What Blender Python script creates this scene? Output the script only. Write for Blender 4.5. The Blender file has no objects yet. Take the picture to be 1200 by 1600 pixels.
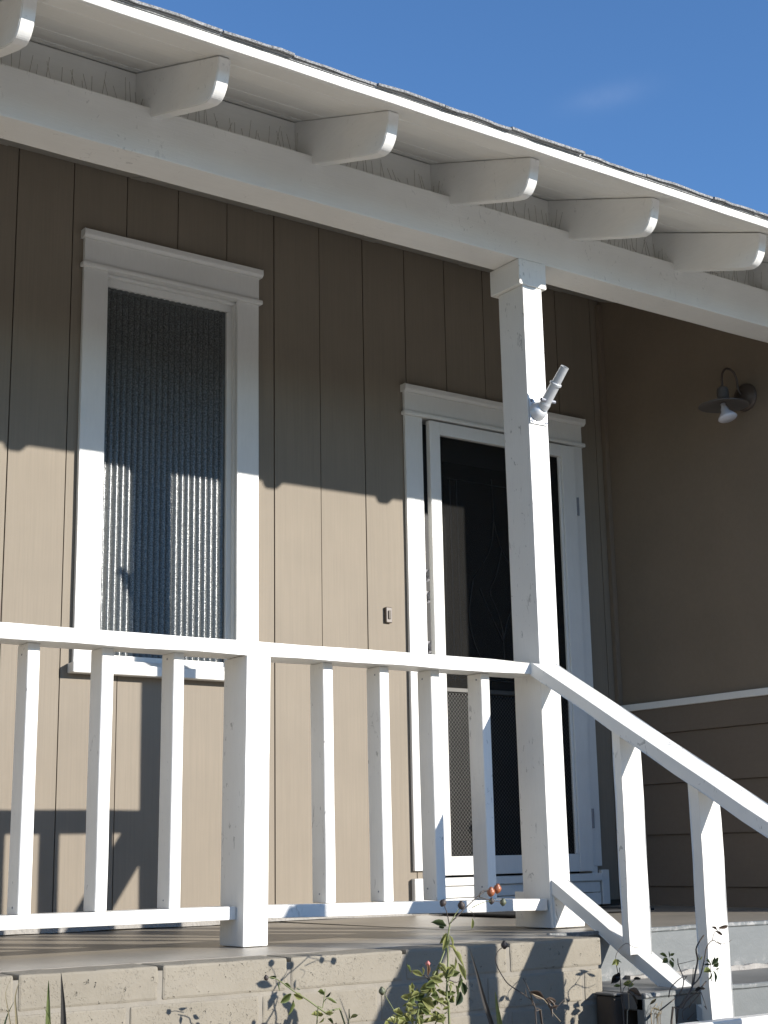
import bpy, bmesh, math, random
from mathutils import Vector, Matrix, Quaternion
random.seed(7)
scene = bpy.context.scene
C = scene.collection

# ------------------------------------------------------------------ camera
cam_data = bpy.data.cameras.new('camera')
cam_data.lens = 2337.29 / 1600 * 36.0
cam_data.sensor_width = 36.0
cam_data.sensor_fit = 'AUTO'
cam_data.clip_start = 0.02
cam_data.clip_end = 3000
cam = bpy.data.objects.new('camera', cam_data)
C.objects.link(cam)
rt = Vector((0.8144011372, -0.5800179534, -0.0181648401))
up = Vector((-0.1140859581, -0.1907222138, 0.9749920160))
fw = Vector((0.5689773123, 0.7919622534, 0.2214962917))
cam.matrix_world = Matrix(((rt.x, up.x, -fw.x, 0), (rt.y, up.y, -fw.y, 0), (rt.z, up.z, -fw.z, 0.265), (0, 0, 0, 1)))
scene.camera = cam

# ------------------------------------------------------------------ sky and sun
SUN = Vector((0.615, -1.0, 0.366)).normalized()
SUN_EL = math.asin(SUN.z)
SUN_AZ = math.atan2(SUN.x, SUN.y)
world = bpy.data.worlds.new('World')
scene.world = world
world.use_nodes = True
wt = world.node_tree
wn, wl = wt.nodes, wt.links
wn.clear()
w_out = wn.new('ShaderNodeOutputWorld')
w_bg = wn.new('ShaderNodeBackground')
sky = wn.new('ShaderNodeTexSky')
sky.sky_type = 'NISHITA'
sky.sun_disc = False
sky.sun_elevation = SUN_EL
sky.sun_rotation = SUN_AZ
sky.altitude = 50
sky.air_density = 1.0
sky.dust_density = 0.0
sky.ozone_density = 6.2
w_bg.inputs['Strength'].default_value = 0.127
# a faint wisp of high cloud
tc = wn.new('ShaderNodeTexCoord')
def w_math(op, a, b):
    n = wn.new('ShaderNodeMath'); n.operation = op
    for i, v in enumerate((a, b)):
        if v is None: continue
        if isinstance(v, (int, float)): n.inputs[i].default_value = v
        else: wl.new(v, n.inputs[i])
    return n.outputs[0]
def w_dot(vec):
    n = wn.new('ShaderNodeVectorMath'); n.operation = 'DOT_PRODUCT'
    wl.new(tc.outputs['Generated'], n.inputs[0]); n.inputs[1].default_value = vec
    return n.outputs['Value']
c0 = Vector((0.6286, 0.6218, 0.4672)).normalized()
ua = Vector((0.7624, -0.6090, 0.2188)); ua = (ua - c0 * ua.dot(c0)).normalized()
vb = c0.cross(ua)
du = w_math('DIVIDE', w_dot(ua), 0.021)
dv = w_math('DIVIDE', w_dot(vb), 0.0065)
front = w_math('GREATER_THAN', w_dot(c0), 0.5)
r2 = w_math('ADD', w_math('MULTIPLY', du, du), w_math('MULTIPLY', dv, dv))
gau = w_math('POWER', 2.718, w_math('MULTIPLY', r2, -0.8))
wno = wn.new('ShaderNodeTexNoise'); wno.inputs['Scale'].default_value = 55; wno.inputs['Detail'].default_value = 6
wl.new(tc.outputs['Generated'], wno.inputs['Vector'])
fac = w_math('MULTIPLY', w_math('MULTIPLY', gau, front), w_math('MULTIPLY', wno.outputs['Fac'], 0.065))
wm = wn.new('ShaderNodeMix'); wm.data_type = 'RGBA'
wl.new(fac, wm.inputs['Factor'])
wl.new(sky.outputs['Color'], wm.inputs['A'])
wm.inputs['B'].default_value = (6.0, 6.3, 7.0, 1)
wl.new(wm.outputs['Result'], w_bg.inputs['Color'])
wl.new(w_bg.outputs[0], w_out.inputs['Surface'])

sun_data = bpy.data.lights.new('sun', 'SUN')
sun_data.energy = 4.2
sun_data.angle = math.radians(0.5)
sun_data.color = (1.0, 0.955, 0.89)
sun = bpy.data.objects.new('sun', sun_data)
C.objects.link(sun)
sun.rotation_mode = 'QUATERNION'
sun.rotation_quaternion = SUN.to_track_quat('Z', 'Y')
sun.location = SUN * 60

scene.view_settings.view_transform = 'Standard'
scene.view_settings.look = 'None'
scene.view_settings.gamma = 1
scene.view_settings.use_curve_mapping = False
scene.view_settings.exposure = 0.74
scene.cycles.max_bounces = 8
scene.cycles.diffuse_bounces = 4
scene.cycles.transparent_max_bounces = 12

# ------------------------------------------------------------------ materials
def new_mat(name):
    m = bpy.data.materials.new(name); m.use_nodes = True
    nt = m.node_tree
    b = nt.nodes['Principled BSDF']
    return m, nt, b
def coords(nt, stretch=(1, 1, 1), rnd=True):
    t = nt.nodes.new('ShaderNodeTexCoord')
    src = t.outputs['Object']
    if rnd:
        oi = nt.nodes.new('ShaderNodeObjectInfo')
        mu = nt.nodes.new('ShaderNodeMath'); mu.operation = 'MULTIPLY'; mu.inputs[1].default_value = 37.0
        nt.links.new(oi.outputs['Random'], mu.inputs[0])
        ad = nt.nodes.new('ShaderNodeVectorMath'); ad.operation = 'ADD'
        nt.links.new(src, ad.inputs[0]); nt.links.new(mu.outputs[0], ad.inputs[1])
        src = ad.outputs[0]
    mp = nt.nodes.new('ShaderNodeMapping'); mp.inputs['Scale'].default_value = stretch
    nt.links.new(src, mp.inputs['Vector'])
    return mp.outputs[0]
def noise(nt, vec, scale, detail=5, rough=0.55, dist=0.0):
    n = nt.nodes.new('ShaderNodeTexNoise')
    n.inputs['Scale'].default_value = scale; n.inputs['Detail'].default_value = detail
    n.inputs['Roughness'].default_value = rough; n.inputs['Distortion'].default_value = dist
    nt.links.new(vec, n.inputs['Vector'])
    return n.outputs['Fac']
def ramp(nt, fac, stops):
    r = nt.nodes.new('ShaderNodeValToRGB')
    e = r.color_ramp.elements
    while len(e) < len(stops): e.new(0.5)
    for el, (p, c) in zip(e, stops):
        el.position = p; el.color = (c[0], c[1], c[2], 1) if not isinstance(c, (int, float)) else (c, c, c, 1)
    nt.links.new(fac, r.inputs['Fac'])
    return r.outputs['Color']
def mixc(nt, fac, a, b, mode='MIX'):
    m = nt.nodes.new('ShaderNodeMix'); m.data_type = 'RGBA'; m.blend_type = mode
    for key, v in (('Factor', fac), ('A', a), ('B', b)):
        if isinstance(v, (int, float)): m.inputs[key].default_value = v
        elif isinstance(v, tuple): m.inputs[key].default_value = (*v[:3], 1)
        else: nt.links.new(v, m.inputs[key])
    return m.outputs['Result']
def bump(nt, b, layers):
    prev = None
    for h, strength, dist in layers:
        n = nt.nodes.new('ShaderNodeBump')
        n.inputs['Strength'].default_value = strength; n.inputs['Distance'].default_value = dist
        nt.links.new(h, n.inputs['Height'])
        if prev is not None: nt.links.new(prev, n.inputs['Normal'])
        prev = n.outputs['Normal']
    nt.links.new(prev, b.inputs['Normal'])
def tint(c, k): return tuple(min(1, v * k) for v in c)

def paint(name, col, rough=0.5, grain=(6, 6, 1), gscale=30, gstr=0.25, gdist=0.002, wear=0.0, wearcol=(0.35, 0.31, 0.26), streak=0.06, chips=0.0, iso=0.5, warp=0.3, rvar=1.0, fleck=0.15):
    """brushed house paint on wood: colour drift, grain relief, a few chips"""
    m, nt, b = new_mat(name)
    v0 = coords(nt); vg = coords(nt, grain)
    lo = noise(nt, v0, 3.0, 4)
    c = ramp(nt, lo, [(0.3, tint(col, 1 - streak)), (0.7, tint(col, 1 + streak * 0.6))])
    g = noise(nt, vg, gscale, 6, 0.6, warp)
    g2 = noise(nt, v0, 55, 4, 0.6)
    c = mixc(nt, ramp(nt, g, [(0.35, fleck), (0.6, 0.0)]), c, tint(col, 0.80))
    layers = [(g, gstr, gdist), (g2, gstr * iso, 0.0012)]
    if wear:
        w = noise(nt, v0, 9, 8, 0.7, 0.6)
        msk = ramp(nt, w, [(0.66, 0.0), (0.80, wear)])
        c = mixc(nt, msk, c, wearcol)
    if chips:
        vc = coords(nt, (2.2, 2.2, 1.0))
        k = noise(nt, vc, 15, 6, 0.66, 1.5)
        msk = ramp(nt, k, [(0.615, 0.0), (0.64, chips)])
        big = ramp(nt, noise(nt, v0, 3.3, 2), [(0.47, 0.0), (0.54, 1.0)])
        msk2 = mixc(nt, 1.0, msk, big, 'MULTIPLY')
        c = mixc(nt, msk2, c, (0.20, 0.19, 0.17))
        layers.append((k, 0.25, 0.002))
    nt.links.new(c, b.inputs['Base Color'])
    r = ramp(nt, g2, [(0.3, rough - 0.08 * rvar), (0.7, rough + 0.1 * rvar)])
    nt.links.new(r, b.inputs['Roughness'])
    bump(nt, b, layers)
    return m

WHITE = (0.79, 0.77, 0.715)
M = {}
M['white_x'] = paint('white_paint_along', WHITE, 0.42, (0.6, 7, 7), 26, 0.30, 0.0026, wear=0.10, chips=0.3)
M['white_z'] = paint('white_paint_upright', WHITE, 0.42, (7, 7, 0.6), 26, 0.22, 0.0022, wear=0.10, chips=0.55)
M['white_y'] = paint('white_paint_outward', WHITE, 0.42, (7, 0.6, 0.6), 26, 0.24, 0.0022, wear=0.10, chips=0.55)
M['trim_white'] = paint('trim_white', (0.79, 0.775, 0.73), 0.40, (5, 5, 0.7), 22, 0.12, 0.0012, wear=0.05)
M['tail_white'] = paint('rafter_white', (0.84, 0.82, 0.77), 0.5, (5, 0.8, 5), 24, 0.14, 0.0015, wear=0.12, chips=0.2)
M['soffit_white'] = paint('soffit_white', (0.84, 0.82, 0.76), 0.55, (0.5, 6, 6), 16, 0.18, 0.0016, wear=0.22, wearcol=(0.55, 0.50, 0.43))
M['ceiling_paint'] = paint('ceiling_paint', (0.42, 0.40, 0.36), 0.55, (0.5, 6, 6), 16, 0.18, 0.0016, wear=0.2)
M['tan_board'] = paint('tan_board', (0.243, 0.203, 0.152), 0.72, (4, 4, 0.10), 30, 0.26, 0.0014, wear=0.12, wearcol=(0.18, 0.15, 0.112), streak=0.07, iso=0.0, warp=0.0, rvar=0.0, fleck=0.38)
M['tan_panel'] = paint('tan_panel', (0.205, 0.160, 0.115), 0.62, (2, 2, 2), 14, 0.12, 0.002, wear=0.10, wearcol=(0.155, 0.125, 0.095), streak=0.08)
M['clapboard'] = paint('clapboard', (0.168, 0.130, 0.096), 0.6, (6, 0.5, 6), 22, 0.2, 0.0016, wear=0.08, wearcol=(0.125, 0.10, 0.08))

def simple(name, col, rough=0.6, metal=0.0, nscale=40, nstr=0.15, ndist=0.001, drift=0.12):
    m, nt, b = new_mat(name)
    v = coords(nt)
    n = noise(nt, v, nscale, 5)
    lo = noise(nt, v, nscale * 0.15, 4)
    nt.links.new(ramp(nt, lo, [(0.3, tint(col, 1 - drift)), (0.7, tint(col, 1 + drift))]), b.inputs['Base Color'])
    b.inputs['Roughness'].default_value = rough; b.inputs['Metallic'].default_value = metal
    if nstr: bump(nt, b, [(n, nstr, ndist)])
    return m
M['groove'] = simple('groove_dark', (0.07, 0.056, 0.042), 0.8)
M['dark_room'] = simple('dark_interior', (0.02, 0.02, 0.02), 0.9, nstr=0)
M['dark_wood'] = simple('dark_stained_wood', (0.012, 0.011, 0.010), 0.5, nscale=25)
M['brass'] = simple('chrome_hardware', (0.75, 0.73, 0.70), 0.22, 1.0, nstr=0.05)
M['came'] = simple('leaded_came', (0.055, 0.055, 0.052), 0.4, 0.6, nstr=0)
M['hinge'] = simple('hinge_metal', (0.22, 0.23, 0.26), 0.5, 0.4)
M['bell'] = simple('bell_brown', (0.10, 0.075, 0.055), 0.45)
M['bell_button'] = simple('bell_button', (0.10, 0.08, 0.06), 0.6, nstr=0)
M['flag_metal'] = simple('painted_cast_metal', (0.62, 0.63, 0.63), 0.35, 0.35, 60, 0.2, 0.001)
M['lamp_metal'] = simple('aged_bronze', (0.11, 0.085, 0.07), 0.45, 0.5)
M['lamp_grey'] = simple('lamp_grey', (0.14, 0.13, 0.125), 0.4, 0.2, nstr=0)
M['bulb'] = simple('bulb_glass', (0.62, 0.62, 0.66), 0.2, 0.0, nstr=0)
M['wire'] = simple('spike_wire', (0.36, 0.32, 0.26), 0.5, 0.3, nstr=0)
M['mat_rubber'] = simple('black_rubber', (0.018, 0.018, 0.018), 0.8, 0, 90, 0.6, 0.004)
M['crust'] = simple('crumbled_mortar', (0.33, 0.31, 0.28), 0.9, 0, 60, 0.8, 0.008)
M['mortar'] = simple('painted_mortar', (0.262, 0.235, 0.19), 0.85, 0, 70, 0.5, 0.003)
M['soil'] = simple('garden_soil', (0.17, 0.13, 0.09), 0.95, 0, 18, 0.8, 0.02, 0.3)
M['lawn'] = simple('dry_lawn', (0.22, 0.205, 0.125), 0.95, 0, 9, 0.6, 0.02, 0.25)
M['path'] = simple('pale_concrete', (0.62, 0.57, 0.49), 0.9, 0, 50, 0.3, 0.003)
M['pier'] = simple('shade_brown_pier', (0.07, 0.050, 0.034), 0.8, 0, 40, 0.4, 0.003)  # brown darkened further, so the colour carries the shade on the front

def floor_mat(name, col, dark):
    m, nt, b = new_mat(name)
    v = coords(nt, rnd=False)
    lo = noise(nt, v, 2.2, 6, 0.65)
    c = ramp(nt, lo, [(0.35, dark), (0.6, col)])
    sc = noise(nt, coords(nt, (1, 9, 9), False), 6, 6, 0.7)
    c = mixc(nt, ramp(nt, sc, [(0.58, 0.0), (0.72, 0.45)]), c, tint(dark, 0.75))
    nt.links.new(c, b.inputs['Base Color'])
    b.inputs['Roughness'].default_value = 0.42
    bump(nt, b, [(noise(nt, v, 40, 5), 0.2, 0.003)])
    return m
M['porch_floor'] = floor_mat('porch_floor_paint', (0.33, 0.292, 0.235), (0.25, 0.225, 0.185))
M['step_tread'] = floor_mat('step_tread_paint', (0.145, 0.142, 0.135), (0.095, 0.093, 0.088))

def step_riser():
    m, nt, b = new_mat('step_riser_paint')
    v = coords(nt, rnd=False)
    c = ramp(nt, noise(nt, v, 5, 6, 0.6), [(0.3, (0.125, 0.135, 0.133)), (0.7, (0.145, 0.154, 0.151))])
    pe = noise(nt, v, 24, 8, 0.75, 0.8)
    sep = nt.nodes.new('ShaderNodeSeparateXYZ')
    t = nt.nodes.new('ShaderNodeTexCoord'); nt.links.new(t.outputs['Object'], sep.inputs[0])
    low = ramp(nt, sep.outputs['Z'], [(0.0, 1.0), (0.045, 0.0)])
    msk = mixc(nt, 1.0, low, ramp(nt, pe, [(0.5, 0.0), (0.6, 0.8)]), 'MULTIPLY')
    c = mixc(nt, msk, c, (0.33, 0.32, 0.30))
    nt.links.new(c, b.inputs['Base Color']); b.inputs['Roughness'].default_value = 0.5
    bump(nt, b, [(noise(nt, v, 22, 5), 0.25, 0.004), (pe, 0.3, 0.004)])
    return m
M['step_riser'] = step_riser()

def block_mat():
    m, nt, b = new_mat('painted_slump_block')
    v = coords(nt)
    c = ramp(nt, noise(nt, v, 4, 5), [(0.3, (0.235, 0.207, 0.158)), (0.7, (0.275, 0.243, 0.188))])
    f = noise(nt, v, 62, 6, 0.62)
    worm = noise(nt, coords(nt, (1.1, 1, 1)), 190, 3, 0.5, 0.3)
    pit = ramp(nt, worm, [(0.585, 1.0), (0.66, 0.0)])
    patch = ramp(nt, noise(nt, v, 11, 3), [(0.42, 0.0), (0.55, 1.0)])
    pit2 = mixc(nt, patch, (1.0, 1.0, 1.0), pit)
    spot = noise(nt, v, 62, 2, 0.4)
    hole = ramp(nt, spot, [(0.70, 1.0), (0.735, 0.0)])
    nt.links.new(c, b.inputs['Base Color']); b.inputs['Roughness'].default_value = 0.8
    bump(nt, b, [(f, 0.5, 0.003), (pit2, 0.55, 0.003), (hole, 0.9, 0.008)])
    return m
M['block'] = block_mat()

def shingle_mat():
    m, nt, b = new_mat('asphalt_shingle')
    v = coords(nt)
    n = noise(nt, v, 160, 3, 0.7)
    nt.links.new(ramp(nt, n, [(0.35, (0.10, 0.10, 0.10)), (0.5, (0.24, 0.24, 0.235)), (0.68, (0.42, 0.41, 0.40))]), b.inputs['Base Color'])
    b.inputs['Roughness'].default_value = 0.9
    bump(nt, b, [(n, 0.8, 0.004)])
    return m
M['shingle'] = shingle_mat()

def reeded_glass():
    m, nt, b = new_mat('reeded_glass')
    v = coords(nt, rnd=False)
    gr = noise(nt, v, 190, 3, 0.75)
    c = ramp(nt, gr, [(0.38, (0.072, 0.080, 0.082)), (0.5, (0.105, 0.114, 0.114)), (0.64, (0.165, 0.175, 0.174))])  # pale speckle in the colour stands in for grainy sun glints
    nt.links.new(c, b.inputs['Base Color'])
    b.inputs['Roughness'].default_value = 0.2
    b.inputs['IOR'].default_value = 1.75
    tr = nt.nodes.new('ShaderNodeBsdfTransparent'); tr.inputs['Color'].default_value = (0.55, 0.6, 0.6, 1)
    mx = nt.nodes.new('ShaderNodeMixShader'); mx.inputs[0].default_value = 0.72
    out = nt.nodes['Material Output']
    nt.links.new(tr.outputs[0], mx.inputs[1]); nt.links.new(b.outputs[0], mx.inputs[2])
    nt.links.new(mx.outputs[0], out.inputs['Surface'])
    bump(nt, b, [(gr, 0.24, 0.0035)])
    return m
M['reeded_glass'] = reeded_glass()

def screen_mesh():
    m, nt, b = new_mat('insect_screen')
    b.inputs['Base Color'].default_value = (0.026, 0.025, 0.023, 1); b.inputs['Roughness'].default_value = 0.7
    b.inputs['Specular IOR Level'].default_value = 0.05
    tr = nt.nodes.new('ShaderNodeBsdfTransparent')
    v = coords(nt, rnd=False)
    f = ramp(nt, noise(nt, v, 5, 5), [(0.3, 0.42), (0.7, 0.58)])
    mx = nt.nodes.new('ShaderNodeMixShader')
    nt.links.new(f, mx.inputs[0])
    nt.links.new(tr.outputs[0], mx.inputs[1]); nt.links.new(b.outputs[0], mx.inputs[2])
    nt.links.new(mx.outputs[0], nt.nodes['Material Output'].inputs['Surface'])
    return m
M['screen'] = screen_mesh()
M['guard'] = simple('guard_metal', (0.06, 0.057, 0.05), 0.5, 0.2, nstr=0)
M['door_glass'] = simple('dark_door_glass', (0.010, 0.011, 0.012), 0.12, 0, nstr=0)

def leaf_mat(name, a, bcol, trans=0.35):
    m, nt, b = new_mat(name)
    v = coords(nt)
    c = ramp(nt, noise(nt, v, 1.3, 4), [(0.3, a), (0.7, bcol)])
    nt.links.new(c, b.inputs['Base Color']); b.inputs['Roughness'].default_value = 0.45
    tl = nt.nodes.new('ShaderNodeBsdfTranslucent'); nt.links.new(c, tl.inputs['Color'])
    mx = nt.nodes.new('ShaderNodeMixShader'); mx.inputs[0].default_value = trans
    nt.links.new(b.outputs[0], mx.inputs[1]); nt.links.new(tl.outputs[0], mx.inputs[2])
    nt.links.new(mx.outputs[0], nt.nodes['Material Output'].inputs['Surface'])
    return m
M['leaf_y'] = leaf_mat('leaf_yellow_green', (0.24, 0.27, 0.075), (0.40, 0.40, 0.17), 0.4)
M['leaf_g'] = leaf_mat('leaf_mid_green', (0.10, 0.14, 0.04), (0.20, 0.23, 0.08))
M['leaf_d'] = leaf_mat('leaf_dark_green', (0.028, 0.048, 0.02), (0.06, 0.08, 0.03), 0.2)
M['leaf_r'] = leaf_mat('leaf_reddish', (0.30, 0.16, 0.09), (0.36, 0.26, 0.13))
M['leaf_b'] = leaf_mat('leaf_dry_brown', (0.07, 0.05, 0.04), (0.16, 0.12, 0.09), 0.15)
M['leaf_k'] = leaf_mat('leaf_dark_dry', (0.020, 0.020, 0.018), (0.045, 0.04, 0.035), 0.1)
M['leaf_s'] = leaf_mat('leaf_straw', (0.26, 0.22, 0.13), (0.36, 0.31, 0.19))
M['leaf_n'] = leaf_mat('leaf_grey_green', (0.07, 0.09, 0.055), (0.12, 0.13, 0.08), 0.1)
M['stem_green'] = simple('stem_green', (0.17, 0.19, 0.075), 0.55, nstr=0)
M['stem_brown'] = simple('stem_brown', (0.075, 0.058, 0.045), 0.7, nstr=0)
M['stem_dry'] = simple('stem_dry', (0.26, 0.21, 0.14), 0.7, nstr=0)
M['hip_o'] = simple('hip_orange', (0.34, 0.115, 0.05), 0.35, nstr=0, drift=0.25)
M['hip_k'] = simple('hip_dark', (0.055, 0.042, 0.036), 0.6, nstr=0)
M['hip_n'] = simple('hip_green', (0.11, 0.12, 0.07), 0.5, nstr=0, drift=0.25)
M['hip_p'] = simple('bud_pink', (0.50, 0.17, 0.15), 0.5, nstr=0)

# ------------------------------------------------------------------ builders
def tag(o, label=None, cat=None, group=None, kind=None):
    if label: o['label'] = label
    if cat: o['category'] = cat
    if group: o['group'] = group
    if kind: o['kind'] = kind
    return o
BASE = {}
def thing(name, label, cat, loc=(0, 0, 0), group=None):
    o = bpy.data.objects.new(name, None); C.objects.link(o)
    o.empty_display_size = 0.1
    o.location = loc; BASE[o] = Vector(loc)
    return tag(o, label, cat, group)
def link_mesh(name, me, parent, loc):
    o = bpy.data.objects.new(name, me); C.objects.link(o)
    loc = Vector(loc); BASE[o] = loc
    if parent is not None:
        o.parent = parent; o.location = loc - BASE[parent]
    else:
        o.location = loc
    return o
def obj(name, bm, mat, parent=None, loc=None, bevel=0.0, seg=1, smooth=False, kind=None, label=None):
    """bm holds world coordinates; loc becomes the object's origin"""
    if loc is None:
        n = max(1, len(bm.verts)); loc = sum((v.co for v in bm.verts), Vector()) / n
    loc = Vector(loc)
    if bevel:
        bmesh.ops.remove_doubles(bm, verts=bm.verts, dist=1e-6)
        ed = [e for e in bm.edges if len(e.link_faces) == 2 and e.calc_face_angle(0) > 0.6]
        bmesh.ops.bevel(bm, geom=ed, offset=bevel, segments=seg, affect='EDGES', profile=0.6)
    bmesh.ops.translate(bm, verts=bm.verts, vec=-loc)
    bmesh.ops.recalc_face_normals(bm, faces=bm.faces)
    me = bpy.data.meshes.new(name); bm.to_mesh(me); bm.free()
    me.materials.append(mat if not isinstance(mat, str) else M[mat])
    if smooth:
        for p in me.polygons: p.use_smooth = True
    o = link_mesh(name, me, parent, loc)
    if kind: o['kind'] = kind
    if label: o['label'] = label
    return o
def clone(o, parent, loc):
    c = o.copy(); C.objects.link(c)
    c.parent = parent; BASE[c] = Vector(loc); c.location = Vector(loc) - BASE[parent]
    for k in ('label',):
        if k in c: del c[k]
    return c
def hexa(bm, pts):
    v = [bm.verts.new(p) for p in pts]
    for f in ((0, 3, 2, 1), (4, 5, 6, 7), (0, 1, 5, 4), (1, 2, 6, 5), (2, 3, 7, 6), (3, 0, 4, 7)):
        bm.faces.new([v[i] for i in f])
def box(bm, x0, x1, y0, y1, z0, z1):
    hexa(bm, [(x0, y0, z0), (x1, y0, z0), (x1, y1, z0), (x0, y1, z0), (x0, y0, z1), (x1, y0, z1), (x1, y1, z1), (x0, y1, z1)])
def B(*a):
    bm = bmesh.new()
    if isinstance(a[0], (tuple, list)):
        for q in a: box(bm, *q)
    else: box(bm, *a)
    return bm
def prism(bm, prof, axis, a, b):
    """extrude a 2-D outline along an axis: 'x' takes (y,z), 'y' takes (x,z), 'z' takes (x,y)"""
    def p(u, v, w):
        return {'x': (w, u, v), 'y': (u, w, v), 'z': (u, v, w)}[axis]
    r0 = [bm.verts.new(p(u, v, a)) for u, v in prof]
    r1 = [bm.verts.new(p(u, v, b)) for u, v in prof]
    n = len(prof)
    bm.faces.new(r0); bm.faces.new(list(reversed(r1)))
    for i in range(n):
        bm.faces.new((r0[i], r0[(i + 1) % n], r1[(i + 1) % n], r1[i]))
    return bm
def wavy(bm, axis, n, amp):
    """cut a long member across and nudge the rings, so that its edges are not ruler straight"""
    i = 'xyz'.index(axis)
    lo = min(v.co[i] for v in bm.verts); hi = max(v.co[i] for v in bm.verts)
    nrm = Vector((0, 0, 0)); nrm[i] = 1
    for k in range(1, n):
        c = Vector((0, 0, 0)); c[i] = lo + (hi - lo) * k / n
        bmesh.ops.bisect_plane(bm, geom=bm.verts[:] + bm.edges[:] + bm.faces[:], plane_co=c, plane_no=nrm)
    off = {}
    for v in bm.verts:
        k = round(v.co[i], 3)
        if k not in off: off[k] = [random.uniform(-amp, amp) for _ in range(3)]
        for j in range(3):
            if j != i: v.co[j] += off[k][j] + random.uniform(-amp, amp) * 0.4
    return bm
def tube(bm, pts, r, n=6, cap=True):
    pts = [Vector(p) for p in pts]
    rings = []
    ref = Vector((0.3, 0.5, 0.81)).normalized()
    for i, p in enumerate(pts):
        d = (pts[min(i + 1, len(pts) - 1)] - pts[max(i - 1, 0)]).normalized()
        u = d.cross(ref)
        if u.length < 1e-3: u = d.orthogonal()
        u.normalize(); w = d.cross(u)
        rr = r[i] if isinstance(r, (list, tuple)) else r
        rings.append([bm.verts.new(p + (u * math.cos(2 * math.pi * k / n) + w * math.sin(2 * math.pi * k / n)) * rr) for k in range(n)])
    for a, b in zip(rings, rings[1:]):
        for k in range(n): bm.faces.new((a[k], a[(k + 1) % n], b[(k + 1) % n], b[k]))
    if cap:
        bm.faces.new(rings[0]); bm.faces.new(list(reversed(rings[-1])))
    return bm
def smooth_line(pts, sub=3):
    P = [Vector(p) for p in pts]
    if len(P) < 3: return P
    out = []
    for i in range(len(P) - 1):
        p0, p1, p2, p3 = P[max(i - 1, 0)], P[i], P[i + 1], P[min(i + 2, len(P) - 1)]
        for s in range(sub):
            t = s / sub
            out.append(0.5 * ((2 * p1) + (p2 - p0) * t + (2 * p0 - 5 * p1 + 4 * p2 - p3) * t * t + (3 * p1 - p0 - 3 * p2 + p3) * t ** 3))
    out.append(P[-1])
    return out
def lathe(bm, prof, centre, axis=(0, 0, 1), n=24, close=False):
    ax = Vector(axis).normalized(); u = ax.orthogonal().normalized(); w = ax.cross(u); c = Vector(centre)
    rings = []
    for r, h in prof:
        rings.append([bm.verts.new(c + ax * h + (u * math.cos(2 * math.pi * k / n) + w * math.sin(2 * math.pi * k / n)) * max(r, 1e-4)) for k in range(n)])
    for a, b in zip(rings, rings[1:]):
        for k in range(n): bm.faces.new((a[k], a[(k + 1) % n], b[(k + 1) % n], b[k]))
    if close:
        bm.faces.new(rings[0]); bm.faces.new(list(reversed(rings[-1])))
    return bm
def cut_cells(x0, x1, z0, z1, holes):
    """the parts of a rectangle that the holes leave over, as upright strips"""
    xs = sorted({x0, x1} | {min(max(h[0], x0), x1) for h in holes} | {min(max(h[1], x0), x1) for h in holes})
    out = []
    for a, b in zip(xs, xs[1:]):
        if b - a < 1e-4: continue
        m = (a + b) / 2; zs = z0
        for h in sorted([h for h in holes if h[0] < m < h[1]], key=lambda q: q[2]):
            if h[2] > zs: out.append((a, b, zs, min(h[2], z1)))
            zs = max(zs, h[3])
        if zs < z1: out.append((a, b, zs, z1))
    return out
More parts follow.
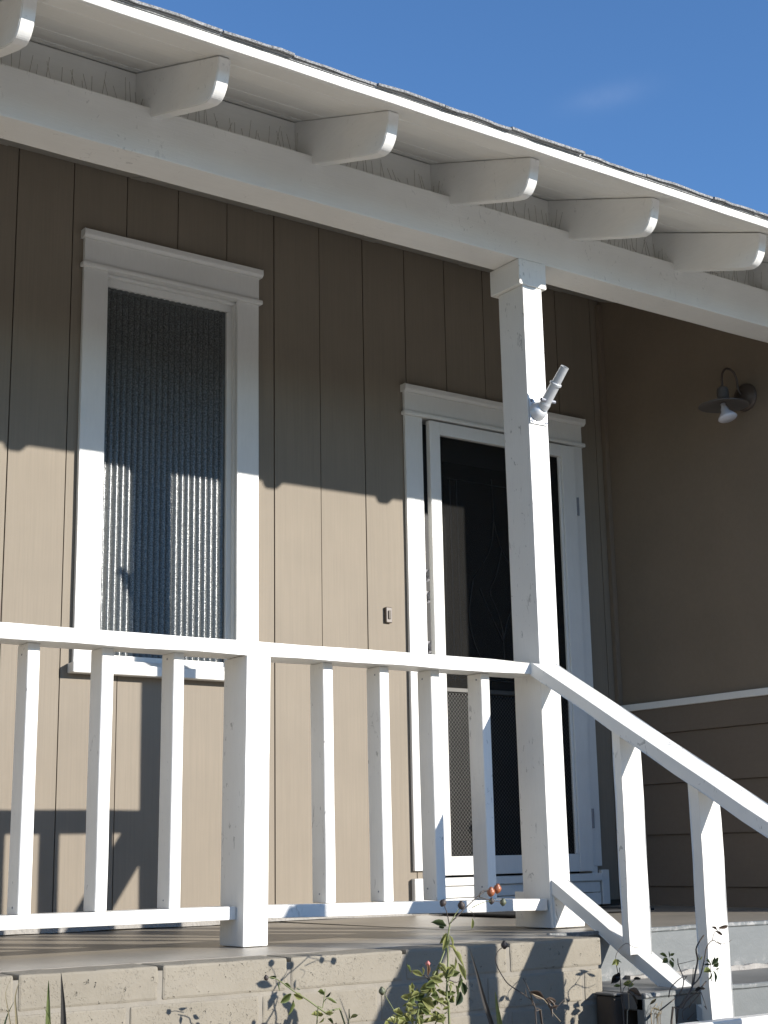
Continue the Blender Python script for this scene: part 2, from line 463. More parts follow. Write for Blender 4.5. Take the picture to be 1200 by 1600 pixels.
PLANTS = {
 'tall': (
  [(0.0032, [(2.3645, 3.0765, -0.62), (2.3645, 3.0565, -0.1502), (2.3569, 3.0543, -0.0895), (2.3631, 3.0577, -0.0448), (2.3713, 3.0636, 0.0001), (2.3664, 3.0579, 0.0464), (2.3704, 3.0539, 0.0771), (2.3802, 3.0633, 0.0872)]), (0.0016, [(2.3784, 3.0611, 0.0873), (2.4354, 3.0667, 0.1239), (2.4719, 3.067, 0.1478), (2.4974, 3.0666, 0.1613), (2.5122, 3.059, 0.161)]), (0.0012, [(2.4785, 3.0648, 0.1477), (2.4768, 3.0569, 0.1605), (2.4939, 3.0571, 0.1647), (2.5332, 3.0584, 0.1667)]), (0.0012, [(2.4563, 3.067, 0.1232), (2.4918, 3.0663, 0.1346), (2.5087, 3.056, 0.1373)]), (0.0012, [(2.4749, 3.0578, 0.1479), (2.5062, 3.0578, 0.1406), (2.5461, 3.0578, 0.1329)]), (0.0015, [(2.3742, 3.0583, 0.0845), (2.3671, 3.0582, 0.1156), (2.3552, 3.0551, 0.1347)]), (0.0015, [(2.3784, 3.061, 0.0873), (2.4004, 3.0648, 0.1096), (2.4142, 3.0606, 0.1263)]), (0.0013, [(2.3838, 3.0654, 0.0885), (2.3909, 3.061, 0.0977), (2.3943, 3.0548, 0.0992)]), (0.001, [(2.4434, 3.0641, 0.1174), (2.4571, 3.0661, 0.109), (2.453, 3.0565, 0.0969)]), (0.0032, [(2.2297, 3.0724, -0.62), (2.2597, 3.0524, -0.1419), (2.296, 3.0603, -0.1007), (2.3116, 3.0607, -0.0494), (2.3388, 3.0611, -0.0133), (2.3629, 3.0675, 0.0202), (2.3762, 3.0624, 0.0535)]), (0.0016, [(2.3148, 3.0649, -0.0498), (2.2887, 3.053, -0.031), (2.2635, 3.0607, -0.0255), (2.253, 3.0646, -0.0146)]), (0.0014, [(2.3061, 3.0533, -0.0486), (2.3009, 3.0533, -0.0258)]), (0.002, [(2.2986, 3.0638, -0.1011), (2.2513, 3.0664, -0.1275), (2.2222, 3.0534, -0.1391)]), (0.0016, [(2.3665, 3.0621, -0.0453), (2.3903, 3.0543, -0.0539), (2.4146, 3.0639, -0.0406)]), (0.0016, [(2.3624, 3.0624, -0.113), (2.3419, 3.0559, -0.1006), (2.3298, 3.0555, -0.0967)]), (0.002, [(2.3269, 3.0642, -0.1479), (2.3342, 3.0603, -0.1362), (2.3675, 3.0642, -0.121)])],
  [((2.362, 3.0558, 0.082), (2.3134, 3.0519, 0.0948), 0.42, 'd'), ((2.3735, 3.0787, 0.0762), (2.3586, 3.0829, 0.0798), 0.6, 'd'), ((2.3704, 3.0597, 0.0615), (2.3497, 3.0606, 0.0227), 0.42, 'y'), ((2.3735, 3.0688, 0.0642), (2.3484, 3.0738, 0.0406), 0.5, 'y'), ((2.3874, 3.0766, 0.0571), (2.401, 3.0745, 0.0288), 0.45, 'y'), ((2.3838, 3.073, 0.0328), (2.4148, 3.0771, 0.0156), 0.5, 'y'), ((2.3965, 3.0741, 0.0228), (2.4291, 3.0815, -0.0224), 0.38, 'y'), ((2.4034, 3.0734, 0.0056), (2.3993, 3.0827, -0.0269), 0.4, 'y'), ((2.4148, 3.0783, -0.0107), (2.4322, 3.0817, -0.0534), 0.45, 'y'), ((2.4063, 3.061, -0.0354), (2.3986, 3.066, -0.0779), 0.42, 'g'), ((2.4204, 3.0721, -0.0567), (2.4279, 3.0702, -0.0892), 0.6, 'd'), ((2.4035, 3.0568, -0.0776), (2.3815, 3.0483, -0.1089), 0.7, 'd'), ((2.3979, 3.0696, -0.0628), (2.4141, 3.0814, -0.0951), 0.55, 'g'), ((2.3364, 3.055, -0.0053), (2.3574, 3.047, -0.0288), 0.6, 'y'), ((2.4402, 3.0482, 0.0976), (2.4376, 3.0464, 0.0698), 0.3, 'y'), ((2.2818, 3.0517, -0.0321), (2.2556, 3.063, -0.0176), 0.45, 'y'), ((2.2403, 3.0424, -0.0217), (2.2182, 3.0378, -0.0024), 0.5, 'g'), ((2.2922, 3.0446, -0.0308), (2.2977, 3.0481, -0.0013), 0.36, 'r'), ((2.2983, 3.071, -0.0326), (2.2893, 3.0633, -0.0106), 0.35, 'y'), ((2.2982, 3.0425, -0.037), (2.3325, 3.0415, -0.0496), 0.55, 'y'), ((2.3198, 3.0634, -0.0425), (2.3438, 3.0732, -0.0232), 0.55, 'y'), ((2.3121, 3.0415, -0.0474), (2.2743, 3.0321, -0.0554), 0.5269603182655678, 'g'), ((2.3006, 3.0474, -0.051), (2.3086, 3.0406, -0.0799), 0.44654342139907827, 'y'), ((2.3139, 3.0494, -0.0541), (2.3107, 3.0546, -0.0716), 0.41047008409246155, 'y'), ((2.3184, 3.0638, -0.0407), (2.3471, 3.0572, -0.0413), 0.4037501842374013, 'g'), ((2.3149, 3.0474, -0.0515), (2.3278, 3.0421, -0.0614), 0.5945271016358109, 'y'), ((2.3018, 3.0469, -0.0518), (2.2698, 3.0531, -0.0644), 0.524943288051698, 'y'), ((2.3226, 3.0525, -0.063), (2.2993, 3.0536, -0.0706), 0.6100538873732155, 'y'), ((2.305, 3.0727, -0.0605), (2.2947, 3.0722, -0.0792), 0.5915719716026018, 'y'), ((2.2805, 3.0504, -0.0563), (2.3065, 3.0597, -0.0737), 0.571224368737163, 'y'), ((2.3136, 3.0766, -0.086), (2.32, 3.0728, -0.1179), 0.4993560970198203, 'y'), ((2.3103, 3.0619, -0.0675), (2.2978, 3.0729, -0.0655), 0.4778024072434486, 'y'), ((2.2888, 3.0593, -0.0635), (2.3198, 3.0526, -0.0638), 0.4252615772391763, 'y'), ((2.2956, 3.042, -0.0613), (2.2743, 3.0527, -0.0696), 0.5272163599556021, 'y'), ((2.3075, 3.0721, -0.0855), (2.2812, 3.0693, -0.0972), 0.4001177271265443, 'g'), ((2.2848, 3.0611, -0.0897), (2.271, 3.0615, -0.119), 0.6135942254253076, 'g'), ((2.2775, 3.051, -0.0849), (2.3201, 3.0627, -0.1104), 0.5931724224432058, 'y'), ((2.2841, 3.0663, -0.085), (2.2929, 3.06, -0.0731), 0.559146851381311, 'y'), ((2.2774, 3.0404, -0.1029), (2.2556, 3.0398, -0.0948), 0.5209311333156363, 'g'), ((2.2948, 3.0549, -0.0877), (2.3177, 3.062, -0.1084), 0.4570958420965857, 'g'), ((2.3085, 3.0685, -0.1065), (2.3099, 3.0711, -0.1266), 0.4491474488507472, 'y'), ((2.2813, 3.0463, -0.0807), (2.2996, 3.0381, -0.0706), 0.40967411792344566, 'y'), ((2.2716, 3.0529, -0.1219), (2.269, 3.0471, -0.1497), 0.5491165766324839, 'y'), ((2.3137, 3.0748, -0.1078), (2.2732, 3.0752, -0.1059), 0.5198249767708897, 'g'), ((2.3046, 3.0655, -0.1086), (2.295, 3.0773, -0.102), 0.4041436982697888, 'y'), ((2.263, 3.0507, -0.1067), (2.2433, 3.0515, -0.1184), 0.5327509052533087, 'y'), ((2.2736, 3.046, -0.1084), (2.2956, 3.0525, -0.1228), 0.5832262756139442, 'g'), ((2.255, 3.0401, -0.0984), (2.2428, 3.0478, -0.0952), 0.6275531130982043, 'y'), ((2.3007, 3.0738, -0.1164), (2.3242, 3.0816, -0.1202), 0.5826244952363205, 'y'), ((2.2614, 3.0433, -0.126), (2.2694, 3.0378, -0.1406), 0.41111623439974315, 'y'), ((2.2765, 3.0687, -0.1375), (2.2807, 3.059, -0.1147), 0.6252089848325948, 'y'), ((2.2752, 3.0592, -0.1188), (2.2917, 3.0585, -0.1201), 0.5655663128613188, 'y'), ((2.2741, 3.0782, -0.1368), (2.2475, 3.0803, -0.1282), 0.6483305470220806, 'y'), ((2.2942, 3.0743, -0.1364), (2.2873, 3.0696, -0.1214), 0.5101306238446799, 'g'), ((2.2675, 3.0716, -0.1348), (2.297, 3.0696, -0.1539), 0.5202392038373103, 'y'), ((2.2975, 3.0767, -0.139), (2.3098, 3.0669, -0.1399), 0.5215743259635386, 'y'), ((2.2709, 3.0731, -0.0854), (2.2512, 3.0661, -0.0987), 0.5884428223701597, 'y'), ((2.2725, 3.0617, -0.0796), (2.2579, 3.0624, -0.0665), 0.5664747656334179, 'y'), ((2.2563, 3.0463, -0.0742), (2.2377, 3.0543, -0.0586), 0.453547321603482, 'y'), ((2.2393, 3.0525, -0.0813), (2.2143, 3.0479, -0.0751), 0.6092739043676348, 'y'), ((2.2374, 3.043, -0.0719), (2.2247, 3.0384, -0.0477), 0.512662362812742, 'y'), ((2.2523, 3.0587, -0.0832), (2.2906, 3.0639, -0.0786), 0.5680368246796944, 'g'), ((2.2368, 3.0544, -0.0913), (2.2217, 3.0589, -0.0989), 0.4103720997986472, 'y'), ((2.2458, 3.0442, -0.0981), (2.2215, 3.0417, -0.0932), 0.4339702896870469, 'y'), ((2.2376, 3.0585, -0.1186), (2.2585, 3.0697, -0.1489), 0.5992118284980628, 'y'), ((2.2618, 3.0732, -0.1222), (2.233, 3.0769, -0.1323), 0.6396151629797526, 'y'), ((2.222, 3.0405, -0.0959), (2.2282, 3.0375, -0.1195), 0.5180498758980046, 'y'), ((2.2477, 3.0684, -0.1179), (2.2529, 3.0621, -0.1373), 0.5301057366662025, 'g'), ((2.2608, 3.0626, -0.1185), (2.2813, 3.0616, -0.124), 0.45598070302458416, 'y'), ((2.2199, 3.0404, -0.1074), (2.2608, 3.0522, -0.1055), 0.5563870439069827, 'y'), ((2.249, 3.072, -0.1386), (2.221, 3.0649, -0.1555), 0.6360645017458081, 'y'), ((2.2167, 3.0646, -0.1374), (2.1934, 3.0596, -0.1649), 0.5995765765041416, 'y'), ((2.2399, 3.055, -0.1414), (2.2488, 3.056, -0.1732), 0.5342391501679059, 'y'), ((2.2049, 3.0519, -0.1261), (2.1989, 3.048, -0.1536), 0.409283716680298, 'y'), ((2.2241, 3.0557, -0.1152), (2.1928, 3.0597, -0.1099), 0.602285039923245, 'y'), ((2.2213, 3.0503, -0.132), (2.1997, 3.0431, -0.1395), 0.6290018054479737, 'y'), ((2.2416, 3.0693, -0.139), (2.2559, 3.0652, -0.1609), 0.5723428861054838, 'y'), ((2.3686, 3.0778, -0.0826), (2.3385, 3.0793, -0.0736), 0.5396937431584479, 'g'), ((2.3648, 3.069, -0.085), (2.3418, 3.0649, -0.0714), 0.47792439064252873, 'y'), ((2.3598, 3.0731, -0.078), (2.3914, 3.0633, -0.0762), 0.4352875831880427, 'g'), ((2.324, 3.0456, -0.0802), (2.2848, 3.0359, -0.0781), 0.5257935259583142, 'g'), ((2.3345, 3.0671, -0.0926), (2.3151, 3.0721, -0.1111), 0.5359991874565716, 'g'), ((2.3236, 3.0472, -0.0909), (2.3359, 3.0448, -0.1056), 0.5147337135184074, 'y'), ((2.3427, 3.0735, -0.0804), (2.34, 3.0757, -0.1053), 0.6039292639786182, 'y'), ((2.3398, 3.0436, -0.09), (2.3144, 3.037, -0.0901), 0.46505568722162666, 'y'), ((2.3271, 3.0463, -0.0961), (2.3411, 3.0373, -0.1042), 0.5809006936016439, 'y'), ((2.3606, 3.0563, -0.0947), (2.3378, 3.046, -0.0875), 0.5276172634652367, 'y'), ((2.3819, 3.0768, -0.0948), (2.3738, 3.0751, -0.0745), 0.5582516514014491, 'g'), ((2.3682, 3.0605, -0.1067), (2.3474, 3.064, -0.0956), 0.4545859365344402, 'y'), ((2.3761, 3.0707, -0.0997), (2.4028, 3.0784, -0.0879), 0.5851928934974298, 'y'), ((2.3443, 3.0554, -0.1151), (2.3626, 3.0514, -0.1105), 0.4545360777123171, 'y'), ((2.3222, 3.0565, -0.1307), (2.3295, 3.0449, -0.1255), 0.46487437782417784, 'y'), ((2.3326, 3.056, -0.1309), (2.2976, 3.0608, -0.1444), 0.45016145743947256, 'y'), ((2.3436, 3.0793, -0.1365), (2.3752, 3.0862, -0.1566), 0.490330841234718, 'g'), ((2.3566, 3.0664, -0.1369), (2.3412, 3.069, -0.1268), 0.6007109319242688, 'y'), ((2.3214, 3.0407, -0.1238), (2.3325, 3.0367, -0.1367), 0.5421855436289253, 'y'), ((2.3182, 3.0537, -0.115), (2.328, 3.0573, -0.1335), 0.47077361257167966, 'y'), ((2.329, 3.0443, -0.1129), (2.3084, 3.0413, -0.1088), 0.42417848878880454, 'y'), ((2.3141, 3.0604, -0.1345), (2.2891, 3.0673, -0.1419), 0.4033115011341988, 'y'), ((2.3244, 3.073, -0.1399), (2.3391, 3.0757, -0.133), 0.5013255229627016, 'y'), ((2.3164, 3.0463, -0.1262), (2.3056, 3.0527, -0.122), 0.42120627798457844, 'y'), ((2.3317, 3.0761, -0.1299), (2.3122, 3.0773, -0.1265), 0.5905986913633798, 'y'), ((2.3214, 3.0541, -0.1403), (2.3529, 3.0541, -0.1338), 0.5014091654368025, 'y'), ((2.3147, 3.0457, -0.1378), (2.3447, 3.0508, -0.1283), 0.5014363769569039, 'y'), ((2.3304, 3.0795, -0.1212), (2.3543, 3.0799, -0.1353), 0.48890929630134083, 'g'), ((2.2903, 3.0686, -0.0625), (2.3195, 3.0767, -0.0746), 0.4540119533608877, 'y'), ((2.2544, 3.0479, -0.0777), (2.2346, 3.0586, -0.0725), 0.5605663154520444, 'y'), ((2.2546, 3.0651, -0.0685), (2.253, 3.0578, -0.0434), 0.5846987199728024, 'y'), ((2.2642, 3.0433, -0.0687), (2.2313, 3.0372, -0.0778), 0.4026950577245077, 'y'), ((2.2716, 3.0631, -0.0666), (2.274, 3.0678, -0.0994), 0.6417840706569604, 'g'), ((2.2605, 3.0532, -0.069), (2.2796, 3.0635, -0.0639), 0.5373539000703703, 'y'), ((2.2591, 3.0544, -0.0776), (2.2271, 3.0536, -0.0983), 0.6139180963775532, 'g'), ((2.209, 3.045, -0.1207), (2.2031, 3.0563, -0.1173), 0.5316895604106928, 'g'), ((2.1937, 3.0454, -0.1157), (2.1887, 3.0551, -0.1396), 0.6323688404327789, 'y'), ((2.2087, 3.0617, -0.1275), (2.2453, 3.0632, -0.139), 0.5022014445711757, 'y'), ((2.2028, 3.0624, -0.1258), (2.222, 3.0568, -0.1368), 0.5807665283688481, 'y'), ((2.214, 3.0764, -0.1249), (2.2578, 3.0882, -0.1458), 0.6432920183157533, 'y'), ((2.2241, 3.0727, -0.1368), (2.2446, 3.0751, -0.1468), 0.4360911376379818, 'y'), ((2.198, 3.0449, -0.1208), (2.1879, 3.0527, -0.1167), 0.4509142351544073, 'y'), ((2.3657, 3.0515, -0.0348), (2.3589, 3.0611, -0.0512), 0.5042433147422102, 'g'), ((2.3657, 3.0496, -0.0521), (2.3636, 3.0514, -0.079), 0.5326915655566973, 'y'), ((2.3781, 3.0732, -0.036), (2.4081, 3.0657, -0.0344), 0.6231749041166197, 'g'), ((2.37, 3.0619, -0.0505), (2.3431, 3.0517, -0.0397), 0.5412226030585163, 'g'), ((2.3526, 3.0413, -0.0555), (2.3551, 3.0336, -0.0756), 0.5255372687796519, 'y'), ((2.3763, 3.0795, -0.0405), (2.3985, 3.09, -0.0379), 0.5062982436770644, 'g'), ((2.3736, 3.0663, -0.0529), (2.3929, 3.0617, -0.0623), 0.6282215946843477, 'y'), ((2.3684, 3.0668, -0.0222), (2.3402, 3.0726, -0.0181), 0.4526581580531883, 'y'), ((2.377, 3.0553, -0.031), (2.3571, 3.0575, -0.035), 0.5118273899130207, 'g'), ((2.3748, 3.0722, -0.0302), (2.3864, 3.0605, -0.0127), 0.4975314058547411, 'y'), ((2.3762, 3.048, -0.0176), (2.3511, 3.0472, -0.0381), 0.5371533679943254, 'y'), ((2.3418, 3.0457, -0.0304), (2.3149, 3.043, -0.0414), 0.41962690529158897, 'y'), ((2.3813, 3.0628, -0.0223), (2.3449, 3.0549, -0.0337), 0.6058740626564308, 'y'), ((2.3745, 3.0608, -0.0114), (2.3907, 3.0551, -0.024), 0.4759513089335733, 'y')],
  [((2.5346, 3.06, 0.1667), 0.0108, 'o', 1), ((2.513, 3.06, 0.1593), 0.0108, 'o', 1), ((2.5141, 3.06, 0.1371), 0.0075, 'k', 0), ((2.5522, 3.06, 0.1327), 0.0085, 'n', 0), ((2.3571, 3.06, 0.1376), 0.0085, 'k', 0), ((2.4158, 3.06, 0.1294), 0.0095, 'k', 0), ((2.3056, 3.06, -0.0053), 0.006, 'p', 0)]),
 'low': (
  [(0.0024, [(2.2118, 3.2611, -0.62), (2.1818, 3.2411, -0.1564), (2.119, 3.2373, -0.1182), (2.0701, 3.2423, -0.0851), (2.0235, 3.2326, -0.0604), (2.0061, 3.2427, -0.045), (1.9809, 3.2343, -0.0326)]), (0.0012, [(1.9889, 3.2473, -0.0338), (1.9691, 3.2416, -0.0263), (1.9552, 3.2395, -0.0269)]), (0.0018, [(2.1151, 3.2586, -0.62), (2.0951, 3.2386, -0.1464), (2.1146, 3.242, -0.1077), (2.1234, 3.243, -0.063)]), (0.0012, [(2.12, 3.2441, -0.0931), (2.1333, 3.244, -0.0834), (2.1456, 3.2398, -0.0901)]), (0.0014, [(2.1961, 3.2679, -0.62), (2.1961, 3.2479, -0.155), (2.1985, 3.2454, -0.1398), (2.2201, 3.2457, -0.1307)]), (0.0018, [(2.3589, 3.2585, -0.62), (2.3489, 3.2385, -0.166), (2.328, 3.2389, -0.1273), (2.3024, 3.2411, -0.0884)])],
  [((1.9689, 3.2562, -0.0271), (1.9929, 3.2568, -0.0271), 0.35, 'd'), ((1.985, 3.241, -0.0377), (1.9839, 3.2394, -0.0598), 0.35, 'g'), ((2.0107, 3.2562, -0.0446), (2.0301, 3.2519, -0.0545), 0.5, 'g'), ((2.0115, 3.2222, -0.0665), (1.9785, 3.2276, -0.0838), 0.55, 'g'), ((2.038, 3.256, -0.0838), (2.0284, 3.2616, -0.1223), 0.5, 'g'), ((2.0324, 3.2439, -0.0707), (2.0583, 3.2499, -0.0833), 0.6, 'y'), ((2.0325, 3.2322, -0.0565), (2.0431, 3.2344, -0.0603), 0.6, 'n'), ((2.1099, 3.2228, -0.0805), (2.1229, 3.2138, -0.0688), 0.5, 'd'), ((2.1254, 3.2379, -0.0855), (2.1499, 3.2379, -0.1023), 0.5, 'g'), ((2.1167, 3.2359, -0.0727), (2.0834, 3.2251, -0.0684), 0.45, 'g'), ((2.1201, 3.2478, -0.1235), (2.0812, 3.2484, -0.1252), 0.5, 'y'), ((2.1139, 3.2296, -0.1203), (2.1353, 3.2249, -0.12), 0.5, 'y'), ((2.1939, 3.2358, -0.1357), (2.2129, 3.2295, -0.129), 0.5, 'y'), ((2.1056, 3.2227, -0.1281), (2.0969, 3.2326, -0.1431), 0.5, 'y'), ((2.1404, 3.2587, -0.1364), (2.1619, 3.2626, -0.1504), 0.5, 'g'), ((2.3526, 3.2547, -0.1613), (2.3174, 3.2528, -0.1492), 0.6, 'y'), ((2.3568, 3.2522, -0.1646), (2.3608, 3.2455, -0.1379), 0.5, 'y'), ((2.3653, 3.2499, -0.1619), (2.3873, 3.2515, -0.1434), 0.5, 'y'), ((2.3295, 3.2561, -0.1628), (2.2986, 3.2465, -0.1658), 0.6, 'y')],
  [((1.9519, 3.24, -0.0267), 0.006, 'k', 0), ((2.2939, 3.24, -0.08), 0.009, 'n', 0)]),
 'bare': (
  [(0.002, [(2.8167, 3.2247, -0.62), (2.7967, 3.2047, -0.198), (2.7667, 3.194, -0.1589), (2.7559, 3.2006, -0.1291), (2.6959, 3.2072, -0.0928), (2.6576, 3.192, -0.07), (2.6341, 3.1959, -0.0282), (2.6405, 3.1968, -0.0008), (2.6636, 3.1972, 0.0127)]), (0.002, [(2.7639, 3.213, -0.62), (2.7639, 3.193, -0.1946), (2.7646, 3.2063, -0.1433), (2.7562, 3.205, -0.1097), (2.7276, 3.1984, -0.0714)]), (0.0014, [(2.736, 3.1977, -0.1161), (2.7377, 3.2014, -0.1001)]), (0.0016, [(2.7455, 3.1927, -0.1116), (2.7942, 3.1925, -0.1312), (2.8322, 3.2064, -0.1646), (2.8546, 3.1969, -0.192)]), (0.0013, [(2.8408, 3.2, -0.1581), (2.8883, 3.2069, -0.1319)]), (0.0018, [(2.8047, 3.2276, -0.62), (2.7947, 3.2076, -0.1981), (2.7674, 3.1996, -0.1512), (2.7499, 3.1953, -0.112)])],
  [((2.7448, 3.1918, -0.1082), (2.8027, 3.202, -0.1291), 0.35, 'b'), ((2.8149, 3.2159, -0.1308), (2.8344, 3.2086, -0.1615), 0.4, 'b'), ((2.831, 3.2135, -0.1351), (2.8539, 3.21, -0.1664), 0.45, 'b'), ((2.8132, 3.1989, -0.1396), (2.8223, 3.191, -0.1792), 0.4, 'b'), ((2.8186, 3.2152, -0.136), (2.8611, 3.2271, -0.1447), 0.4, 'b'), ((2.8165, 3.1881, -0.1539), (2.8426, 3.1913, -0.151), 0.35, 'b')],
  [((2.6683, 3.2, 0.0157), 0.0095, 'k', 0)]),
 'weed': (
  [(0.0022, [(3.088, 3.2151, -0.62), (3.088, 3.1951, -0.2231), (3.0943, 3.2061, -0.1491), (3.0801, 3.1928, -0.0648)]), (0.002, [(3.109, 3.2137, -0.62), (3.099, 3.1937, -0.2239), (3.1197, 3.2036, -0.1765), (3.1147, 3.197, -0.1241), (3.1456, 3.2064, -0.104), (3.1734, 3.2059, -0.0987)]), (0.0012, [(3.0841, 3.2034, -0.0828), (3.0681, 3.1942, -0.0435), (3.0858, 3.2031, -0.0222), (3.1237, 3.207, -0.0015), (3.1454, 3.1991, -0.0128), (3.1648, 3.1933, -0.0153)]), (0.0016, [(3.0964, 3.1956, -0.1829), (3.0916, 3.1969, -0.1312), (3.1116, 3.2034, -0.1156)])],
  [((3.0622, 3.1879, -0.0411), (3.0414, 3.1802, -0.0551), 0.5, 'y'), ((3.0636, 3.1894, -0.0413), (3.0759, 3.1934, -0.0611), 0.5, 'y'), ((3.0875, 3.2116, -0.0435), (3.101, 3.2086, -0.0563), 0.5, 'g'), ((3.092, 3.2065, -0.0835), (3.0669, 3.2157, -0.1083), 0.6, 'k'), ((3.0917, 3.2036, -0.0833), (3.0626, 3.1971, -0.0898), 0.5, 'k'), ((3.0808, 3.192, -0.113), (3.0607, 3.2023, -0.1175), 0.5, 'g'), ((3.1051, 3.2067, -0.1119), (3.145, 3.2013, -0.1124), 0.5, 'y'), ((3.1093, 3.2056, -0.1087), (3.1225, 3.1958, -0.1038), 0.6, 'g'), ((3.1361, 3.2193, -0.132), (3.1863, 3.2179, -0.1526), 0.6, 'b'), ((3.1231, 3.2011, -0.1335), (3.1562, 3.2019, -0.1704), 0.6, 'k'), ((3.0943, 3.1818, -0.1305), (3.1207, 3.1842, -0.1427), 0.5, 'b'), ((3.1311, 3.1914, -0.0989), (3.1555, 3.1854, -0.0983), 0.5, 'k')],
  []),
 'dry': (
  [(0.0012, [(3.2654, 3.2861, -0.62), (3.2654, 3.2661, -0.2424), (3.2568, 3.2536, -0.2074), (3.2524, 3.2542, -0.1803)]), (0.0012, [(3.2789, 3.2755, -0.62), (3.2789, 3.2555, -0.2427), (3.2824, 3.2674, -0.2102), (3.2642, 3.259, -0.1869)]), (0.0012, [(3.2627, 3.282, -0.62), (3.2627, 3.262, -0.2419), (3.2534, 3.2568, -0.2073), (3.2891, 3.2601, -0.1802)]), (0.0012, [(3.2948, 3.2782, -0.62), (3.2948, 3.2582, -0.2441), (3.2964, 3.2576, -0.2106), (3.3104, 3.2614, -0.1744)]), (0.0012, [(3.2854, 3.2813, -0.62), (3.2854, 3.2613, -0.2436), (3.3029, 3.2665, -0.2117), (3.2928, 3.2629, -0.1869)]), (0.0012, [(3.2932, 3.2869, -0.62), (3.2932, 3.2669, -0.2447), (3.2835, 3.2657, -0.2102), (3.3114, 3.2679, -0.1851)]), (0.0012, [(3.266, 3.2827, -0.62), (3.266, 3.2627, -0.2422), (3.2485, 3.2546, -0.2068), (3.2913, 3.2658, -0.1808)]), (0.0012, [(3.2968, 3.2874, -0.62), (3.2968, 3.2674, -0.245), (3.3085, 3.2665, -0.2121), (3.3048, 3.2611, -0.1918)]), (0.0012, [(3.2725, 3.2834, -0.62), (3.2725, 3.2634, -0.2428), (3.275, 3.2554, -0.2088), (3.2761, 3.2653, -0.1904)])],
  [((3.2672, 3.2629, -0.1911), (3.2974, 3.2578, -0.2053), 0.2, 's'), ((3.2398, 3.2425, -0.1789), (3.2727, 3.251, -0.1676), 0.25, 's'), ((3.3145, 3.2796, -0.2045), (3.2819, 3.2697, -0.2228), 0.25, 's')],
  []),
 'thorny': (
  [(0.0036, [(3.204, 3.1448, -0.62), (3.204, 3.1248, -0.2128), (3.2279, 3.1186, -0.1813), (3.2559, 3.1144, -0.1542), (3.287, 3.1167, -0.1246), (3.3118, 3.1243, -0.0858), (3.3253, 3.126, -0.0543), (3.3074, 3.1127, -0.0234), (3.3322, 3.1218, -0.0044), (3.3441, 3.1127, 0.0147)]), (0.0034, [(3.2438, 3.1435, -0.62), (3.2238, 3.1235, -0.2142), (3.2438, 3.1173, -0.1794), (3.2719, 3.1261, -0.1618), (3.3101, 3.1277, -0.1442), (3.3344, 3.1201, -0.1249), (3.3572, 3.128, -0.1151)]), (0.0022, [(3.2876, 3.117, -0.1218), (3.3162, 3.1132, -0.1001), (3.3468, 3.1216, -0.0582), (3.3517, 3.1125, -0.0197), (3.3808, 3.1152, -0.002), (3.4018, 3.1185, -0.009), (3.4227, 3.1218, -0.0161)]), (0.0022, [(3.1521, 3.1145, -0.1784), (3.1895, 3.1127, -0.161), (3.2433, 3.1259, -0.1426), (3.2545, 3.117, -0.1052), (3.2473, 3.1273, -0.0647), (3.2458, 3.1263, -0.0457)]), (0.0018, [(3.192, 3.118, -0.1473), (3.204, 3.1194, -0.1224), (3.2456, 3.1203, -0.0991), (3.2738, 3.1223, -0.0965)]), (0.0009, [(3.2373, 3.1215, -0.061), (3.2759, 3.1209, -0.0573), (3.3123, 3.1219, -0.0534)]), (0.0016, [(3.2797, 3.127, -0.1827), (3.2821, 3.1201, -0.1708), (3.3132, 3.1189, -0.1497), (3.3282, 3.1235, -0.1364), (3.3378, 3.1158, -0.1336)]), (0.0014, [(3.2853, 3.1168, -0.1216), (3.3031, 3.1276, -0.1), (3.3, 3.1203, -0.0732)]), (0.0018, [(3.2639, 3.1208, -0.2127), (3.2844, 3.1122, -0.1949)]), (0.0016, [(3.2562, 3.1186, -0.1054), (3.2737, 3.1213, -0.095)]), (0.0012, [(3.3158, 3.1123, -0.1407), (3.3368, 3.1219, -0.166), (3.3448, 3.1221, -0.187)]), (0.0012, [(3.3784, 3.113, -0.0018), (3.3943, 3.122, 0.0136), (3.4036, 3.1195, 0.0222), (3.433, 3.1229, 0.0299)]), (0.0013, [(3.3681, 3.1176, -0.1152), (3.3737, 3.1233, -0.0746), (3.3855, 3.1238, -0.0515)]), (0.0011, [(3.3854, 3.1124, -0.0836), (3.4131, 3.113, -0.1059)]), (0.0012, [(3.2489, 3.1228, -0.2117), (3.2536, 3.1274, -0.1895), (3.2732, 3.116, -0.1728), (3.278, 3.1193, -0.1589)]), (0.001, [(3.4075, 3.1215, -0.0064), (3.4223, 3.1171, -0.0144), (3.4508, 3.1178, -0.0099), (3.4641, 3.117, -0.0044)])],
